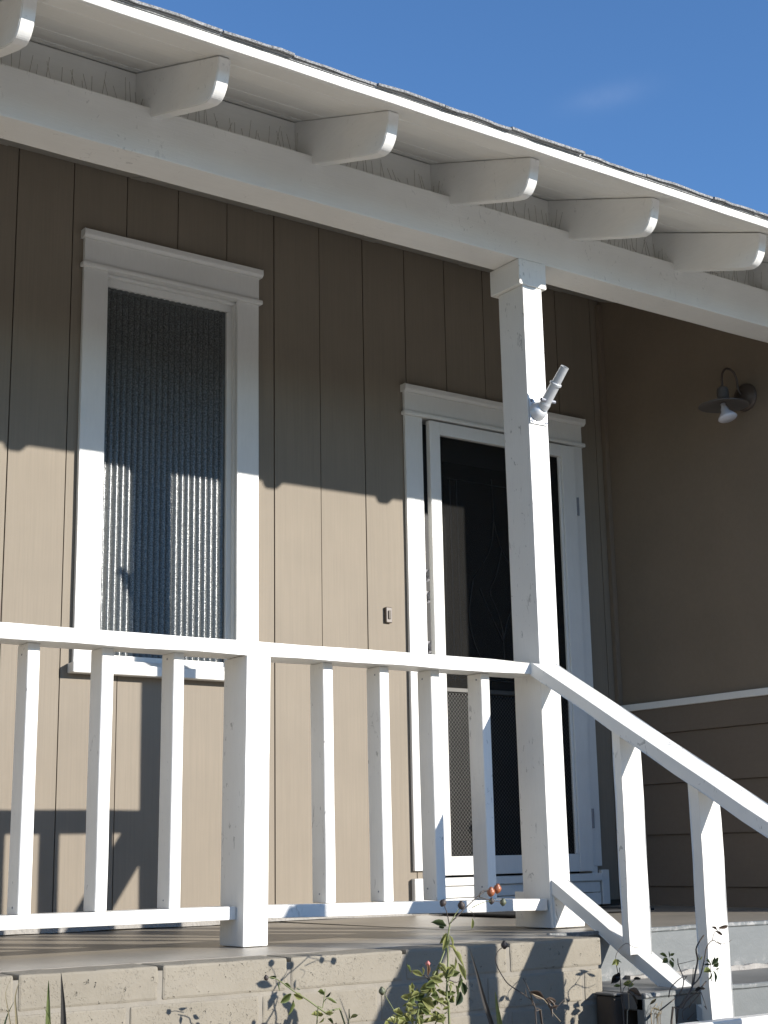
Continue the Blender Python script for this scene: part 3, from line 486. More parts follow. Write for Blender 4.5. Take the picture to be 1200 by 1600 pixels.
  [((3.1903, 3.1148, -0.0379), (3.1655, 3.1171, -0.028), 0.62, 'g'), ((3.1896, 3.112, -0.0429), (3.1655, 3.1091, -0.0518), 0.68, 'g'), ((3.2189, 3.1309, -0.0488), (3.2128, 3.1195, -0.0722), 0.6, 'g'), ((3.2086, 3.1228, -0.0409), (3.2082, 3.1284, -0.0237), 0.5, 'g'), ((3.2028, 3.1124, -0.0419), (3.2104, 3.1057, -0.0524), 0.6, 'g'), ((3.2212, 3.1322, -0.0368), (3.2332, 3.1259, -0.0319), 0.55, 'g'), ((3.357, 3.1075, -0.0693), (3.3413, 3.1059, -0.049), 0.6, 'd'), ((3.3844, 3.1279, -0.0718), (3.3923, 3.1184, -0.0487), 0.5, 'd'), ((3.3713, 3.1129, -0.0651), (3.3979, 3.1089, -0.0504), 0.5, 'd'), ((3.3953, 3.1333, -0.0763), (3.4216, 3.1319, -0.0669), 0.6, 'd'), ((3.3847, 3.1342, -0.0846), (3.3491, 3.1263, -0.0874), 0.6, 'g'), ((3.3667, 3.1135, -0.0914), (3.3554, 3.1171, -0.112), 0.6, 'g'), ((3.3961, 3.1354, -0.0906), (3.4146, 3.1342, -0.1095), 0.6, 'd'), ((3.3725, 3.109, -0.0915), (3.3652, 3.0999, -0.1187), 0.5, 'd'), ((3.3948, 3.1212, -0.0828), (3.4002, 3.1138, -0.0809), 0.6, 'g'), ((3.3838, 3.1323, -0.072), (3.366, 3.1404, -0.0696), 0.5, 'd'), ((3.3572, 3.1073, -0.0658), (3.3366, 3.102, -0.0539), 0.5, 'd'), ((3.3373, 3.1323, -0.0553), (3.3287, 3.1357, -0.0443), 0.5, 'y'), ((3.3373, 3.1323, -0.0553), (3.3477, 3.1285, -0.0432), 0.5, 'y'), ((3.3088, 3.1052, -0.049), (3.3021, 3.1002, -0.0344), 0.5, 's'), ((3.3347, 3.1318, -0.1344), (3.35, 3.1263, -0.1333), 0.5, 'k'), ((3.3185, 3.1139, -0.1288), (3.2922, 3.1119, -0.1357), 0.4, 'k'), ((3.33, 3.1168, -0.1803), (3.3398, 3.1146, -0.1913), 0.4, 'k'), ((3.4252, 3.1368, 0.0244), (3.39, 3.1286, 0.0351), 0.25, 'b'), ((3.391, 3.1002, 0.0323), (3.4359, 3.1108, 0.0373), 0.25, 'b'), ((3.4176, 3.1352, 0.0211), (3.4511, 3.1469, 0.0084), 0.25, 'b')],
  []),
}
BLADES = [
 ([(1.4265, 3.25, 0.0155), (1.4316, 3.254, -0.0192), (1.4367, 3.258, -0.0538), (1.4417, 3.262, -0.1086)], 0.017, 'k'),
 ([(1.4103, 3.28, -0.0016), (1.4126, 3.284, -0.0402), (1.4158, 3.288, -0.1086)], 0.017, 'g'),
 ([(1.399, 3.27, -0.06), (1.4104, 3.274, -0.0801), (1.4192, 3.278, -0.1108)], 0.013, 'g'),
 ([(1.3262, 3.24, 0.0085), (1.3189, 3.244, -0.026), (1.3232, 3.248, -0.0584), (1.3294, 3.252, -0.1016)], 0.009, 's'),
 ([(1.3229, 3.26, -0.0393), (1.3109, 3.264, -0.0653), (1.3023, 3.268, -0.1007)], 0.01, 'd'),
 ([(1.3152, 3.25, 0.0193), (1.3007, 3.254, -0.0174), (1.3097, 3.258, -0.0582), (1.3203, 3.262, -0.1017)], 0.004, 's'),
 ([(2.5102, 3.15, 0.0173), (2.5343, 3.154, -0.0446), (2.56, 3.158, -0.1178), (2.5921, 3.162, -0.1947)], 0.013, 'k'),
 ([(2.5991, 3.16, -0.0967), (2.6071, 3.164, -0.1374), (2.6207, 3.168, -0.1974)], 0.023, 'g'),
]
# ------------------------------------------------------------------ ground
def struct(name, bm, mat, bevel=0.0):
    return obj(name, bm, mat, None, (0, 0, 0), bevel, kind='structure')
struct('ground', B(-500, 500, -500, 500, -0.95, -0.75), 'lawn')
struct('garden_bed', B(-6, 3.25, 2.35, 3.5, -0.78, -0.60), 'soil', 0.04)
struct('bounce_driveway', B(-9, 14, -5.5, 2.34, -0.76, -0.738), 'path')  # unseen pale concrete added to bounce sunlight up to the soffits
# unseen hedge added to block low sky light; the window glass reflects it
bm = bmesh.new()
rh = random.Random(5)
nx, nz = 120, 7
grid = []
for i in range(nx + 1):
    row = []
    top = 3.1 + 0.5 * math.sin(i * 0.37) + rh.uniform(-0.35, 0.35)
    for j in range(nz * 2 + 2):
        back = j > nz
        t = (j if not back else 2 * nz + 1 - j) / nz
        row.append(bm.verts.new((-45 + 90 * i / nx + rh.uniform(-.2, .2), (-17.2 if back else -15.8) + rh.uniform(-.25, .25), -0.76 + (top + 0.76) * t + rh.uniform(-.12, .12) * (0 < j < 2 * nz + 1))))
    grid.append(row)
for r0, r1 in zip(grid, grid[1:]):
    for j in range(len(r0) - 1): bm.faces.new((r0[j], r1[j], r1[j + 1], r0[j + 1]))
obj('sky_block_hedge', bm, 'leaf_d', None, (0, 0, 0), kind='stuff')

# ------------------------------------------------------------------ house
WALL = 5.30
PITCH = 0.36
def slope(y, off=0.0): return 2.54 + (y - 3.485) * PITCH + off
house = thing('house', 'tan board sided house with white trim, deep white eaves and a covered front porch', 'house', (3.5, 5.3, 0))
HOLES = [(2.43, 3.06, 1.0, 2.59), (4.00, 4.99, 0.02, 2.235)]
# wall core behind the boards
bm = bmesh.new()
for a, b, c, d in cut_cells(-4.0, 5.28, -0.9, 3.6, HOLES): box(bm, a, b, WALL + 0.012, WALL + 0.09, c, d)
obj('wall_core', bm, 'groove', house)
# siding boards, one by one
gx = [2.048 + 0.2374 * k for k in range(-14, 15)]
def board_outlines(a, b, z0, z1):
    """outline of one board, notched round the openings; a board an opening cuts right through gives two pieces"""
    for h0, h1, hz0, hz1 in HOLES:
        if h1 <= a or h0 >= b: continue
        full = h0 <= a and h1 >= b
        if full:
            out = [[(a, hz1), (b, hz1), (b, z1), (a, z1)]]
            if hz0 > z0: out.append([(a, z0), (b, z0), (b, hz0), (a, hz0)])
            return out
        lowp = hz0 > z0
        if h0 > a:      # notch in the right edge
            return [([(a, z0), (b, z0), (b, hz0), (h0, hz0)] if lowp else [(a, z0), (h0, z0)]) + [(h0, hz1), (b, hz1), (b, z1), (a, z1)]]
        return [[(a, z0)] + [(b, z0), (b, z1), (a, z1), (a, hz1), (h1, hz1), (h1, hz0), (a, hz0)]] if lowp else [[(h1, z0), (b, z0), (b, z1), (a, z1), (a, hz1), (h1, hz1)]]
    return [[(a, z0), (b, z0), (b, z1), (a, z1)]]
for a, b in zip(gx, gx[1:]):
    a0, b0 = a + 0.0034, min(b - 0.0034, 5.198)
    if a0 > 5.19: break
    for poly in board_outlines(a0, b0, 0.028, 3.25):
        bm = bmesh.new(); prism(bm, poly, 'y', WALL + random.uniform(-0.0012, 0.0012), WALL + 0.0115)
        obj('wall_board', bm, 'tan_board', house, ((a + b) / 2, WALL, 1.2), 0.0012)
bm = wavy(B(-4, 4.0, WALL - 0.010, WALL + 0.01, 0.0005, 0.027), 'x', 60, 0.003)
obj('wall_foot', bm, 'crust', house)
# dark rooms behind the openings
def room(name, x0, x1, y0, y1, z0, z1):
    t = 0.02
    bm = B((x0, x1, y1, y1 + t, z0, z1), (x0 - t, x0, y0, y1 + t, z0 - t, z1 + t), (x1, x1 + t, y0, y1 + t, z0 - t, z1 + t),
           (x0, x1, y0, y1 + t, z1, z1 + t), (x0, x1, y0, y1 + t, z0 - t, z0))
    obj(name, bm, 'dark_room', house)
room('room_wall', 2.30, 3.20, WALL + 0.091, 6.3, 0.9, 2.7)
room('hall_wall', 3.90, 5.09, WALL + 0.091, 5.9, 0.0, 2.4)

def casing(parent, xl, xr, wl, zfoot, zbead, ztop, face, over):
    """craftsman trim: two legs, bead, head board, crown"""
    for a, b in ((xl, xl + wl), (xr - wl, xr)):
        obj('side_casing', wavy(B(a, b, face, WALL - 0.002, zfoot, zbead), 'z', 6, 0.0007), 'trim_white', parent, bevel=0.002)
    bm = B(xl - over - 0.006, xr + over + 0.006, face - 0.016, WALL - 0.002, zbead, zbead + 0.020)
    obj('bead_strip', bm, 'trim_white', parent, bevel=0.006, seg=2)
    obj('head_board', B(xl, xr, face - 0.001, WALL - 0.002, zbead + 0.020, ztop - 0.033), 'trim_white', parent, bevel=0.0015)
    bm = bmesh.new()
    prism(bm, [(WALL - 0.002, ztop - 0.033), (WALL - 0.002, ztop), (face - 0.022, ztop), (face - 0.022, ztop - 0.022), (face - 0.012, ztop - 0.033)], 'x', xl - over - 0.004, xr + over + 0.004)
    obj('crown_strip', bm, 'trim_white', parent, bevel=0.0015)

# tall fixed window with reeded glass
xl, xr = 2.331, 3.146
win = obj('window', B((xl + 0.108, 3.047, WALL + 0.032, WALL + 0.075, 2.545, 2.588), (xl + 0.108, 3.047, WALL + 0.032, WALL + 0.075, 1.0, 1.03),
                      (xl + 0.108, xl + 0.128, WALL + 0.032, WALL + 0.075, 1.03, 2.545), (3.019, 3.047, WALL + 0.032, WALL + 0.075, 1.03, 2.545)), 'trim_white', house, bevel=0.002)
casing(win, xl, xr, 0.106, 0.985, 2.585, 2.742, 5.279, 0.006)
obj('window_jamb', B(3.047, 3.056, 5.284, WALL + 0.07, 1.0, 2.588), 'trim_white', win)
obj('window_jamb', B(xl + 0.098, xl + 0.107, 5.284, WALL + 0.07, 1.0, 2.588), 'trim_white', win)
obj('window_jamb', B(xl + 0.107, 3.047, 5.284, WALL + 0.07, 2.588, 2.598), 'trim_white', win)
obj('glazing_bead', B((3.040, 3.0465, WALL + 0.006, WALL + 0.031, 1.02, 2.575), (xl + 0.109, 3.0465, WALL + 0.006, WALL + 0.031, 2.575, 2.5875)), 'trim_white', win, bevel=0.003)
bm = bmesh.new()
prism(bm, [(5.375, 0.948), (5.375, 1.012), (5.29, 1.005), (5.262, 0.986), (5.262, 0.950)], 'x', xl + 0.107, 3.045)
obj('window_sill', bm, 'trim_white', win, bevel=0.002)
bm = wavy(B(xl - 0.016, xr + 0.014, 5.243, 5.2985, 0.946, 0.985), 'x', 8, 0.0006)
obj('window_stool', bm, 'trim_white', win, bevel=0.003)
# reeded pane: a row of half-round ribs, real relief
bm = bmesh.new()
x0, x1, ribs, per = xl + 0.126, 3.021, 21, 8
prof = []
for k in range(ribs * per + 1):
    t = (k % per) / per
    prof.append((x0 + (x1 - x0) * k / (ribs * per), WALL + 0.050 - 0.0072 * math.sin(math.pi * t)))
for r_ in range(ribs):                                   # ribs meet in sharp valleys
    seg_ = prof[r_ * per:r_ * per + per + 1]
    va = [bm.verts.new((x, y, 1.02)) for x, y in seg_]; vb_ = [bm.verts.new((x, y, 2.55)) for x, y in seg_]
    for k in range(per): bm.faces.new((va[k], va[k + 1], vb_[k + 1], vb_[k]))
pane = obj('pane', bm, 'reeded_glass', win)
for p in pane.data.polygons: p.use_smooth = True

# front entrance: casing, white screen door, dark door with leaded glass behind it
door = obj('door_frame', B((3.985, 4.022, 5.285, WALL + 0.12, 0.02, 2.235), (4.955, 4.99, 5.285, WALL + 0.12, 0.02, 2.235), (3.985, 4.99, 5.285, WALL + 0.12, 2.216, 2.2345)), 'trim_white', house)
casing(door, 3.922, 5.018, 0.092, 0.182, 2.214, 2.358, 5.281, 0.006)
obj('plinth_block', B(3.914, 4.02, 5.272, 5.298, 0.008, 0.150), 'trim_white', door, bevel=0.003)
obj('plinth_block', B(5.005, 5.052, 5.272, 5.298, 0.008, 0.165), 'trim_white', door, bevel=0.003)
obj('threshold', B(4.022, 5.0, 5.262, 5.40, 0.115, 0.150), 'trim_white', door, bevel=0.004)
obj('kick_board', B(4.022, 4.995, 5.274, 5.32, 0.008, 0.062), 'trim_white', door, bevel=0.002)
obj('kick_board', B(4.022, 4.995, 5.276, 5.32, 0.065, 0.1145), 'trim_white', door, bevel=0.002)
sd = obj('screen_door', B(4.048, 4.108, 5.262, 5.292, 0.160, 2.203), 'trim_white', house, bevel=0.002)
obj('door_stile', B(4.862, 4.948, 5.262, 5.292, 0.160, 2.203), 'trim_white', sd, bevel=0.002)
obj('door_rail', B(4.1085, 4.8615, 5.2625, 5.292, 2.142, 2.203), 'trim_white', sd, bevel=0.002)
obj('door_rail', B(4.1085, 4.8615, 5.2625, 5.292, 0.160, 0.240), 'trim_white', sd, bevel=0.002)
obj('push_bar', B(4.1085, 4.8615, 5.270, 5.286, 0.956, 0.976), 'guard', sd, bevel=0.002)
obj('screen_bead', B((4.846, 4.8615, 5.268, 5.284, 0.24, 2.142),), 'trim_white', sd, bevel=0.003)
bm = bmesh.new()
v = [bm.verts.new(p) for p in ((4.10, 5.284, 0.235), (4.866, 5.284, 0.235), (4.866, 5.284, 2.15), (4.10, 5.284, 2.15))]; bm.faces.new(v)
obj('screen', bm, 'screen', sd)
# expanded metal guard over the lower screen
bm = bmesh.new()
nx, nz = 82, 74
for i in range(nx + 1):
    x = 4.112 + 0.732 * i / nx
    prev = None
    for j in range(nz * 2 + 1):
        z = 0.242 + 0.712 * j / (nz * 2)
        s = 1 if (j + 2 * (i % 2)) % 4 < 2 else -1
        s = (1, 1, -1, -1)[j % 4] * (1 if i % 2 else -1)
        xx = x + s * 0.0032
        cur = (bm.verts.new((xx - 0.0009, 5.2755, z)), bm.verts.new((xx + 0.0009, 5.2755, z)))
        if prev: bm.faces.new((prev[0], prev[1], cur[1], cur[0]))
        prev = cur
obj('screen_guard', bm, 'guard', sd, kind='stuff')
for z in (0.40, 1.90):
    obj('hinge', tube(bmesh.new(), [(4.951, 5.258, z - 0.045), (4.951, 5.258, z + 0.045)], 0.006, 8), 'hinge', sd)
fd = obj('front_door', B(4.022, 4.955, 5.372, 5.41, 0.14, 2.216), 'dark_wood', house)
for z, nm in ((1.495, 'deadbolt'), (1.395, 'lock_ring'), (1.165, 'door_knob')):
    bm = bmesh.new()
    lathe(bm, [(0.0, 0.0), (0.018, 0.003), (0.024, 0.012), (0.020, 0.022), (0.009, 0.028), (0.009, 0.042), (0.028, 0.044), (0.030, 0.050)], (4.088, 5.322, z), (0, 1, 0), 16)
    obj(nm, bm, 'bulb', fd, smooth=True)
obj('door_glass', B(4.20, 4.78, 5.366, 5.373, 0.95, 2.05), 'door_glass', fd)
bm = bmesh.new()
def came(pts, r=0.0026): tube(bm, smooth_line([(x, 5.362, z) for x, z in pts], 4), r, 5)
for x in (4.235, 4.275, 4.70, 4.74): came([(x, 1.02), (x, 1.55), (x, 1.98)])
for z in (1.03, 1.97): came([(4.22, z), (4.5, z), (4.76, z)])
came([(4.49, 2.0), (4.495, 1.8), (4.47, 1.66), (4.40, 1.55), (4.36, 1.50)])
came([(4.495, 1.8), (4.53, 1.68), (4.60, 1.57)])
came([(4.54, 1.66), (4.50, 1.53), (4.46, 1.45), (4.50, 1.36), (4.53, 1.25), (4.53, 1.04)])
came([(4.40, 1.46), (4.45, 1.36), (4.53, 1.22)]); came([(4.64, 1.44), (4.57, 1.34), (4.53, 1.22)])
came([(4.36, 1.50), (4.33, 1.30), (4.40, 1.12), (4.53, 1.04)]); came([(4.60, 1.57), (4.68, 1.42), (4.63, 1.15), (4.53, 1.04)])
obj('came_pattern', bm, 'came', fd)

# projecting bay at the right: plain panel above, lapped boards below
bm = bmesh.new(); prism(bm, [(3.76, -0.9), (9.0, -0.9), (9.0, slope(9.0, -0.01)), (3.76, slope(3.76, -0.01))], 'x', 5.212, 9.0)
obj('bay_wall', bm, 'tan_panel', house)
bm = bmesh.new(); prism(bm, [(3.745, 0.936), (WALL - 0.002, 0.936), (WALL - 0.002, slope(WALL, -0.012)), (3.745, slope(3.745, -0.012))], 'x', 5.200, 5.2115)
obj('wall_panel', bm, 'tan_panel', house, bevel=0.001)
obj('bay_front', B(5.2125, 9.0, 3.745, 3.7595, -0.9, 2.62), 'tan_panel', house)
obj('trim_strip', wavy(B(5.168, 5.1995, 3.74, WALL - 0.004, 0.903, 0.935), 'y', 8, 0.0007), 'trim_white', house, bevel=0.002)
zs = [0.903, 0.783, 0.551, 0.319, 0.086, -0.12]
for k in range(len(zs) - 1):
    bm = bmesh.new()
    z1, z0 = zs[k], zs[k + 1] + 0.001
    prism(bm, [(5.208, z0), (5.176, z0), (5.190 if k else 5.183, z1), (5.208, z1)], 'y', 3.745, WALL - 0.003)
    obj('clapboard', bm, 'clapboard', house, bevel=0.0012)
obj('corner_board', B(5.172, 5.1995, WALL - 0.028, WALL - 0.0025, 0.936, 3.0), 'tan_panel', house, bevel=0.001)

# roof, soffit, rafters, fascia
def slab(x0, x1, y0, y1, lo, hi):
    bm = bmesh.new(); prism(bm, [(y0, slope(y0, lo)), (y1, slope(y1, lo)), (y1, slope(y1, hi)), (y0, slope(y0, hi))], 'x', x0, x1)
    return bm
ys = [3.405, 3.548, 3.692, 3.836, 3.980, 4.12]
for a, b in zip(ys, ys[1:]):
    w = random.uniform(-0.0015, 0.0015)
    obj('soffit_board', slab(-4, 9, a + 0.0012, b - 0.0012, 0.003 + w, 0.022 + w), 'soffit_white', house, bevel=0.0015)
obj('roof', slab(-4, 9, 3.412, 9.0, 0.0245, 0.034), 'shingle', house)
obj('fascia', wavy(B(-4, 9, 3.388, 3.404, 2.509, 2.556), 'x', 70, 0.0011), 'white_x', house, bevel=0.0015)
sx = -1.0
while sx < 6.0:
    w = random.uniform(0.20, 0.34)
    bm = bmesh.new()
    h0, h1 = random.uniform(0.0, 0.003), random.uniform(0.0, 0.0035)
    yo = 3.372 + random.uniform(-0.006, 0.006)
    n = 5
    top0 = [bm.verts.new((sx + w * i / n, yo + random.uniform(-0.003, 0.003), slope(3.39, 0.0455 + h0 + (h1 - h0) * i / n + random.uniform(-0.002, 0.002)))) for i in range(n + 1)]
    bot0 = [bm.verts.new((v_.co.x, v_.co.y, v_.co.z - random.uniform(0.007, 0.009))) for v_ in top0]
    top1 = [bm.verts.new((sx + w * i / n, 3.62, slope(3.62, 0.0485))) for i in range(n + 1)]
    bot1 = [bm.verts.new((v_.co.x, 3.62, v_.co.z - 0.012)) for v_ in top1]
    for i in range(n):
        bm.faces.new((top0[i], top0[i + 1], top1[i + 1], top1[i])); bm.faces.new((bot0[i], bot1[i], bot1[i + 1], bot0[i + 1]))
        bm.faces.new((bot0[i], bot0[i + 1], top0[i + 1], top0[i])); bm.faces.new((bot1[i], top1[i], top1[i + 1], bot1[i + 1]))
    bm.faces.new((top0[0], top1[0], bot1[0], bot0[0])); bm.faces.new((top0[n], bot0[n], bot1[n], top1[n]))
    obj('shingle', bm, 'shingle', house)
    sx += w + random.uniform(0.002, 0.006)
obj('roof_edge', slab(-4, 9, 3.384, 3.62, 0.0345, 0.0385), 'shingle', house)

RAFT = [0.16, 0.75, 1.340, 1.940, 2.546, 3.136, 3.713, 4.284, 4.866, 5.45, 6.03]
RW = 0.042
def rafter_profile():
    cur = smooth_line([(3.483, 2.525, 0), (3.488, 2.498, 0), (3.497, 2.468, 0), (3.511, 2.444, 0), (3.531, 2.428, 0), (3.556, 2.424, 0)], 4)
    return [(3.481, slope(3.481))] + [(p.x, p.y) for p in cur] + [(3.600, 2.434), (3.922, 2.536), (5.29, 2.531 + 1.368 * PITCH), (5.29, slope(5.29)), (4.3, slope(4.3))]
bm = bmesh.new(); prism(bm, rafter_profile(), 'x', RAFT[0], RAFT[0] + RW)
raf = obj('rafter', bm, 'tail_white', house, (RAFT[0], 3.9, 2.53))
bm_ = bmesh.new(); bm_.from_mesh(raf.data)
bmesh.ops.bevel(bm_, geom=[e for e in bm_.edges if len(e.link_faces) == 2 and e.calc_face_angle(0) > 0.9], offset=0.003, segments=2, affect='EDGES'); bm_.to_mesh(raf.data); bm_.free()
for x in RAFT[1:]: clone(raf, house, (x, 3.9 + random.uniform(-0.004, 0.004), 2.53 + random.uniform(-0.003, 0.003)))
for a, b in zip(RAFT, RAFT[1:]):
    bm = bmesh.new(); prism(bm, [(4.03, 2.56), (4.05, 2.56), (4.05, slope(4.05, -0.001)), (4.03, slope(4.03, -0.001))], 'x', a + RW + 0.001, b - 0.001)
    obj('eave_block', bm, 'soffit_white', house, bevel=0.001)
    bm = bmesh.new(); prism(bm, [(4.022, 2.625), (4.0295, 2.625), (4.0295, 2.629), (4.022, 2.629)], 'x', a + RW + 0.002, b - 0.002)
    obj('eave_moulding', bm, 'soffit_white', house)
# porch ceiling under the rafters, with battens
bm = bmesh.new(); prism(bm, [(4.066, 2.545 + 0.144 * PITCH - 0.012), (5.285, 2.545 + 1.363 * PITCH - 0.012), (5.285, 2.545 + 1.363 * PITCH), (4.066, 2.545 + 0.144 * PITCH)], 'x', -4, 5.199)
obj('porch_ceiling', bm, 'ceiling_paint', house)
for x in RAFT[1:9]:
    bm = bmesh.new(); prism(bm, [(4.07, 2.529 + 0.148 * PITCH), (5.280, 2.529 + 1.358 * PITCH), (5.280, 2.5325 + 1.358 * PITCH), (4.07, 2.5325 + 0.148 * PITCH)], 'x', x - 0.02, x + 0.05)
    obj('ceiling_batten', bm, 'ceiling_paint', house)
obj('beam', wavy(B(-4, 5.1985, 3.922, 4.064, 2.401, 2.568), 'x', 40, 0.0009), 'white_x', house, bevel=0.004, seg=2)

# the tall porch post
post = wavy(B(3.474, 3.566, 3.922, 4.062, 0.004, 2.300), 'z', 16, 0.0007)
for v in post.verts: v.co.x += 0.006 - 0.006 * (v.co.z / 1.15)
post = obj('porch_post', post, 'white_z', house, bevel=0.003, seg=2)
obj('post_cap', wavy(B(3.449, 3.581, 3.917, 4.086, 2.301, 2.400), 'x', 3, 0.0005), 'white_z', post, bevel=0.002)
obj('post_plinth', B((3.489, 3.628, 3.9165, 4.088, 0.004, 0.112),), 'white_z', post, bevel=0.003)
obj('plinth_board', B((3.481, 3.4885, 3.95, 4.11, 0.004, 0.122),), 'white_z', post, bevel=0.002)

# ------------------------------------------------------------------ porch base
def slab_floor():
    return B((-4, 3.27, 3.602, WALL + 0.01, -0.16, 0.0), (3.27, 5.21, 3.71, WALL + 0.01, -0.14, 0.0))
struct('porch_floor', slab_floor(), 'porch_floor', 0.004)
bw = thing('block_wall', 'beige painted concrete block wall under the porch floor, behind the rose stems', 'wall', (1.5, 3.5, -0.6))
ROW = 0.0968; BL = 0.374
obj('mortar_bed', B(-4, 3.262, 3.4728, 3.6, -0.62, -0.012), 'mortar', bw)
for r in range(6):
    z1 = 0.010 - r * ROW; z0 = z1 - ROW
    off = 1.412 if r % 2 == 0 else 1.70
    ks = range(-9, 6)
    for k in ks:
        a = off + k * BL; b = a + BL
        a, b = max(a, -3.0), min(b, 3.274)
        if b - a < 0.03: continue
        j = 0.006
        dy = random.uniform(-0.0012, 0.0008)
        top = 0.0 if r == 0 else z1 - 0.0045
        bm = B(a + j, b - (j if b < 3.27 else 0), 3.470 + dy, 3.600, z0 + 0.0045, top)
        bmesh.ops.subdivide_edges(bm, edges=[e for e in bm.edges if abs(e.verts[0].co.x - e.verts[1].co.x) > 0.02], cuts=7, use_grid_fill=True)
        bmesh.ops.subdivide_edges(bm, edges=[e for e in bm.edges if abs(e.verts[0].co.z - e.verts[1].co.z) > 0.02], cuts=2, use_grid_fill=True)
        for v in bm.verts:
            v.co += Vector((random.uniform(-1, 1), random.uniform(-1, 1), random.uniform(-1, 1))) * 0.0010
        obj('block', bm, 'block', bw, bevel=0.005 if r else 0.007, seg=2)

steps = thing('porch_steps', 'grey blue painted concrete steps with worn edges beside the stair railing', 'steps', (4.2, 3.4, -0.6))
lev = [(3.71, 0.0), (3.30, -0.155), (2.98, -0.31), (2.66, -0.465), (2.34, -0.62)]
for k, (y, z) in enumerate(lev):
    zb = lev[k + 1][1] if k + 1 < len(lev) else -0.76
    bm = wavy(B(3.272, 5.17, y - 0.004, y + 0.03, zb - 0.01, z - 0.012), 'x', 14, 0.0012)
    obj('riser', bm, 'step_riser', steps, (4, y, zb), 0.003)
    if k:
        bm = wavy(B(3.272, 5.17, y + 0.0, lev[k - 1][0] + 0.01, z - 0.05, z), 'x', 14, 0.001)
        obj('tread', bm, 'step_tread', steps, (4, y, z), 0.004)
    bm = wavy(B(3.275, 5.168, y - 0.0075, y + 0.012, z - 0.012, z + 0.003), 'x', 30, 0.0012)
    obj('nosing', bm, M['step_riser'], steps, (4, y, z), 0.003)
bm = wavy(B(3.60, 5.165, 3.680, 3.704, -0.158, -0.142), 'x', 40, 0.004)
obj('crumbled_edge', bm, 'crust', steps)
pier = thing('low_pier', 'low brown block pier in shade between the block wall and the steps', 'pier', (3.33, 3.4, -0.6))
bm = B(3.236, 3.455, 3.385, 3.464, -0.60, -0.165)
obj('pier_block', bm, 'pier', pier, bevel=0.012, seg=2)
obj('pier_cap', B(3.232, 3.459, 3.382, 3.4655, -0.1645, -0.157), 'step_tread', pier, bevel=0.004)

# ------------------------------------------------------------------ porch railing
rail = thing('porch_railing', 'white wooden porch railing with square balusters along the porch edge', 'railing', (1.2, 3.98, 0))
nb = wavy(B(2.283, 2.368, 3.922, 4.060, 0.002, 0.856), 'z', 8, 0.0007)
for v in nb.verts: v.co.x += 0.012 * (v.co.z / 0.86)
obj('newel_post', nb, 'white_z', rail, bevel=0.003, seg=2)
bm = bmesh.new(); prism(bm, [(-1.5, 3.920), (3.396, 3.920), (3.430, 3.9215), (3.452, 3.9215), (3.452, 4.045), (-1.5, 4.045)], 'z', 0.857, 0.8955)
obj('top_rail', wavy(bm, 'x', 26, 0.0012), 'white_x', rail, bevel=0.003, seg=2)
obj('bottom_rail', wavy(B(-1.5, 2.284, 3.962, 4.048, 0.078, 0.116), 'x', 18, 0.0012), 'white_x', rail, bevel=0.003, seg=2)
bm = wavy(B(2.369, 3.474, 3.932, 4.02, 0.079, 0.117), 'x', 8, 0.001)
for v in bm.verts: v.co.z -= 0.016 * (v.co.x - 2.369) / 1.1
obj('bottom_rail', bm, 'white_x', rail, bevel=0.003, seg=2)
for k, x in enumerate([-1.06, -0.83, -0.6, -0.37, -0.14, 0.09, 0.32, 0.55, 0.78, 1.005, 1.235, 1.392, 1.618, 1.844, 2.075, 2.606, 2.826, 3.036, 3.251]):
    if x == 1.235: continue
    bm = B(x, x + 0.037, 3.975, 4.052, 0.1165 if x < 2.3 else 0.1175 - 0.016 * (x - 2.369) / 1.1 , 0.8565)
    for v in bm.verts: v.co.x += (0.85 - v.co.z) * (-0.006 if x < 2.3 else 0.004) + random.uniform(-0.001, 0.001)
    obj('baluster', wavy(bm, 'z', 5, 0.0006), 'white_z', rail, bevel=0.0022)

for x in (1.392, 1.618, 1.844, 2.075, 2.606, 2.826, 3.036, 3.251):
    for z in (0.835, 0.138):
        if random.random() < 0.75:
            bm = bmesh.new()
            lathe(bm, [(0.0, 0.0012), (0.0028, 0.0010), (0.0032, -0.002)], (x - 0.0003 + (0.85 - z) * (-0.006 if x < 2.3 else 0.004), 4.012 + random.uniform(-.015, .015), z + random.uniform(-.008, .008)), (-1, 0, 0.3), 8)
            obj('nail', bm, 'hinge', rail)
# ------------------------------------------------------------------ stair railing
srl = thing('stair_railing', 'white sloping stair railing running down from the porch post', 'railing', (3.5, 3.2, -0.3))
ST = 0.573
def sloped(x0, x1, y0, y1, zt, th):
    """member that runs down towards the street; zt is its top at the post face"""
    bm = bmesh.new()
    f = lambda y: zt - (3.920 - y) * ST
    prism(bm, [(y0, f(y0) - th), (y1, f(y1) - th), (y1, f(y1)), (y0, f(y0))], 'x', x0, x1)
    return bm
obj('top_rail', wavy(sloped(3.430, 3.554, 2.365, 3.9195, 0.896, 0.041), 'y', 12, 0.001), 'white_y', srl, bevel=0.003, seg=2)
obj('bottom_rail', wavy(sloped(3.487, 3.562, 2.85, 3.9205, 0.157, 0.040), 'y', 10, 0.001), 'white_y', srl, bevel=0.003, seg=2)
for y, th in ((3.530, 0.030), (3.206, 0.036), (2.73, 0.036)):
    zt = 0.896 - 0.041 - (3.920 - y) * ST; zb = 0.157 - (3.920 - y) * ST
    bm = bmesh.new()
    prism(bm, [(y, zb - 0.0), (y + th, zb + th * ST), (y + th, zt + th * ST - 0.001), (y, zt - 0.001)], 'x', 3.456, 3.549)
    for v in bm.verts: v.co.z += 0
    obj('baluster', wavy(bm, 'z', 6, 0.0012), 'white_z', srl, bevel=0.003)
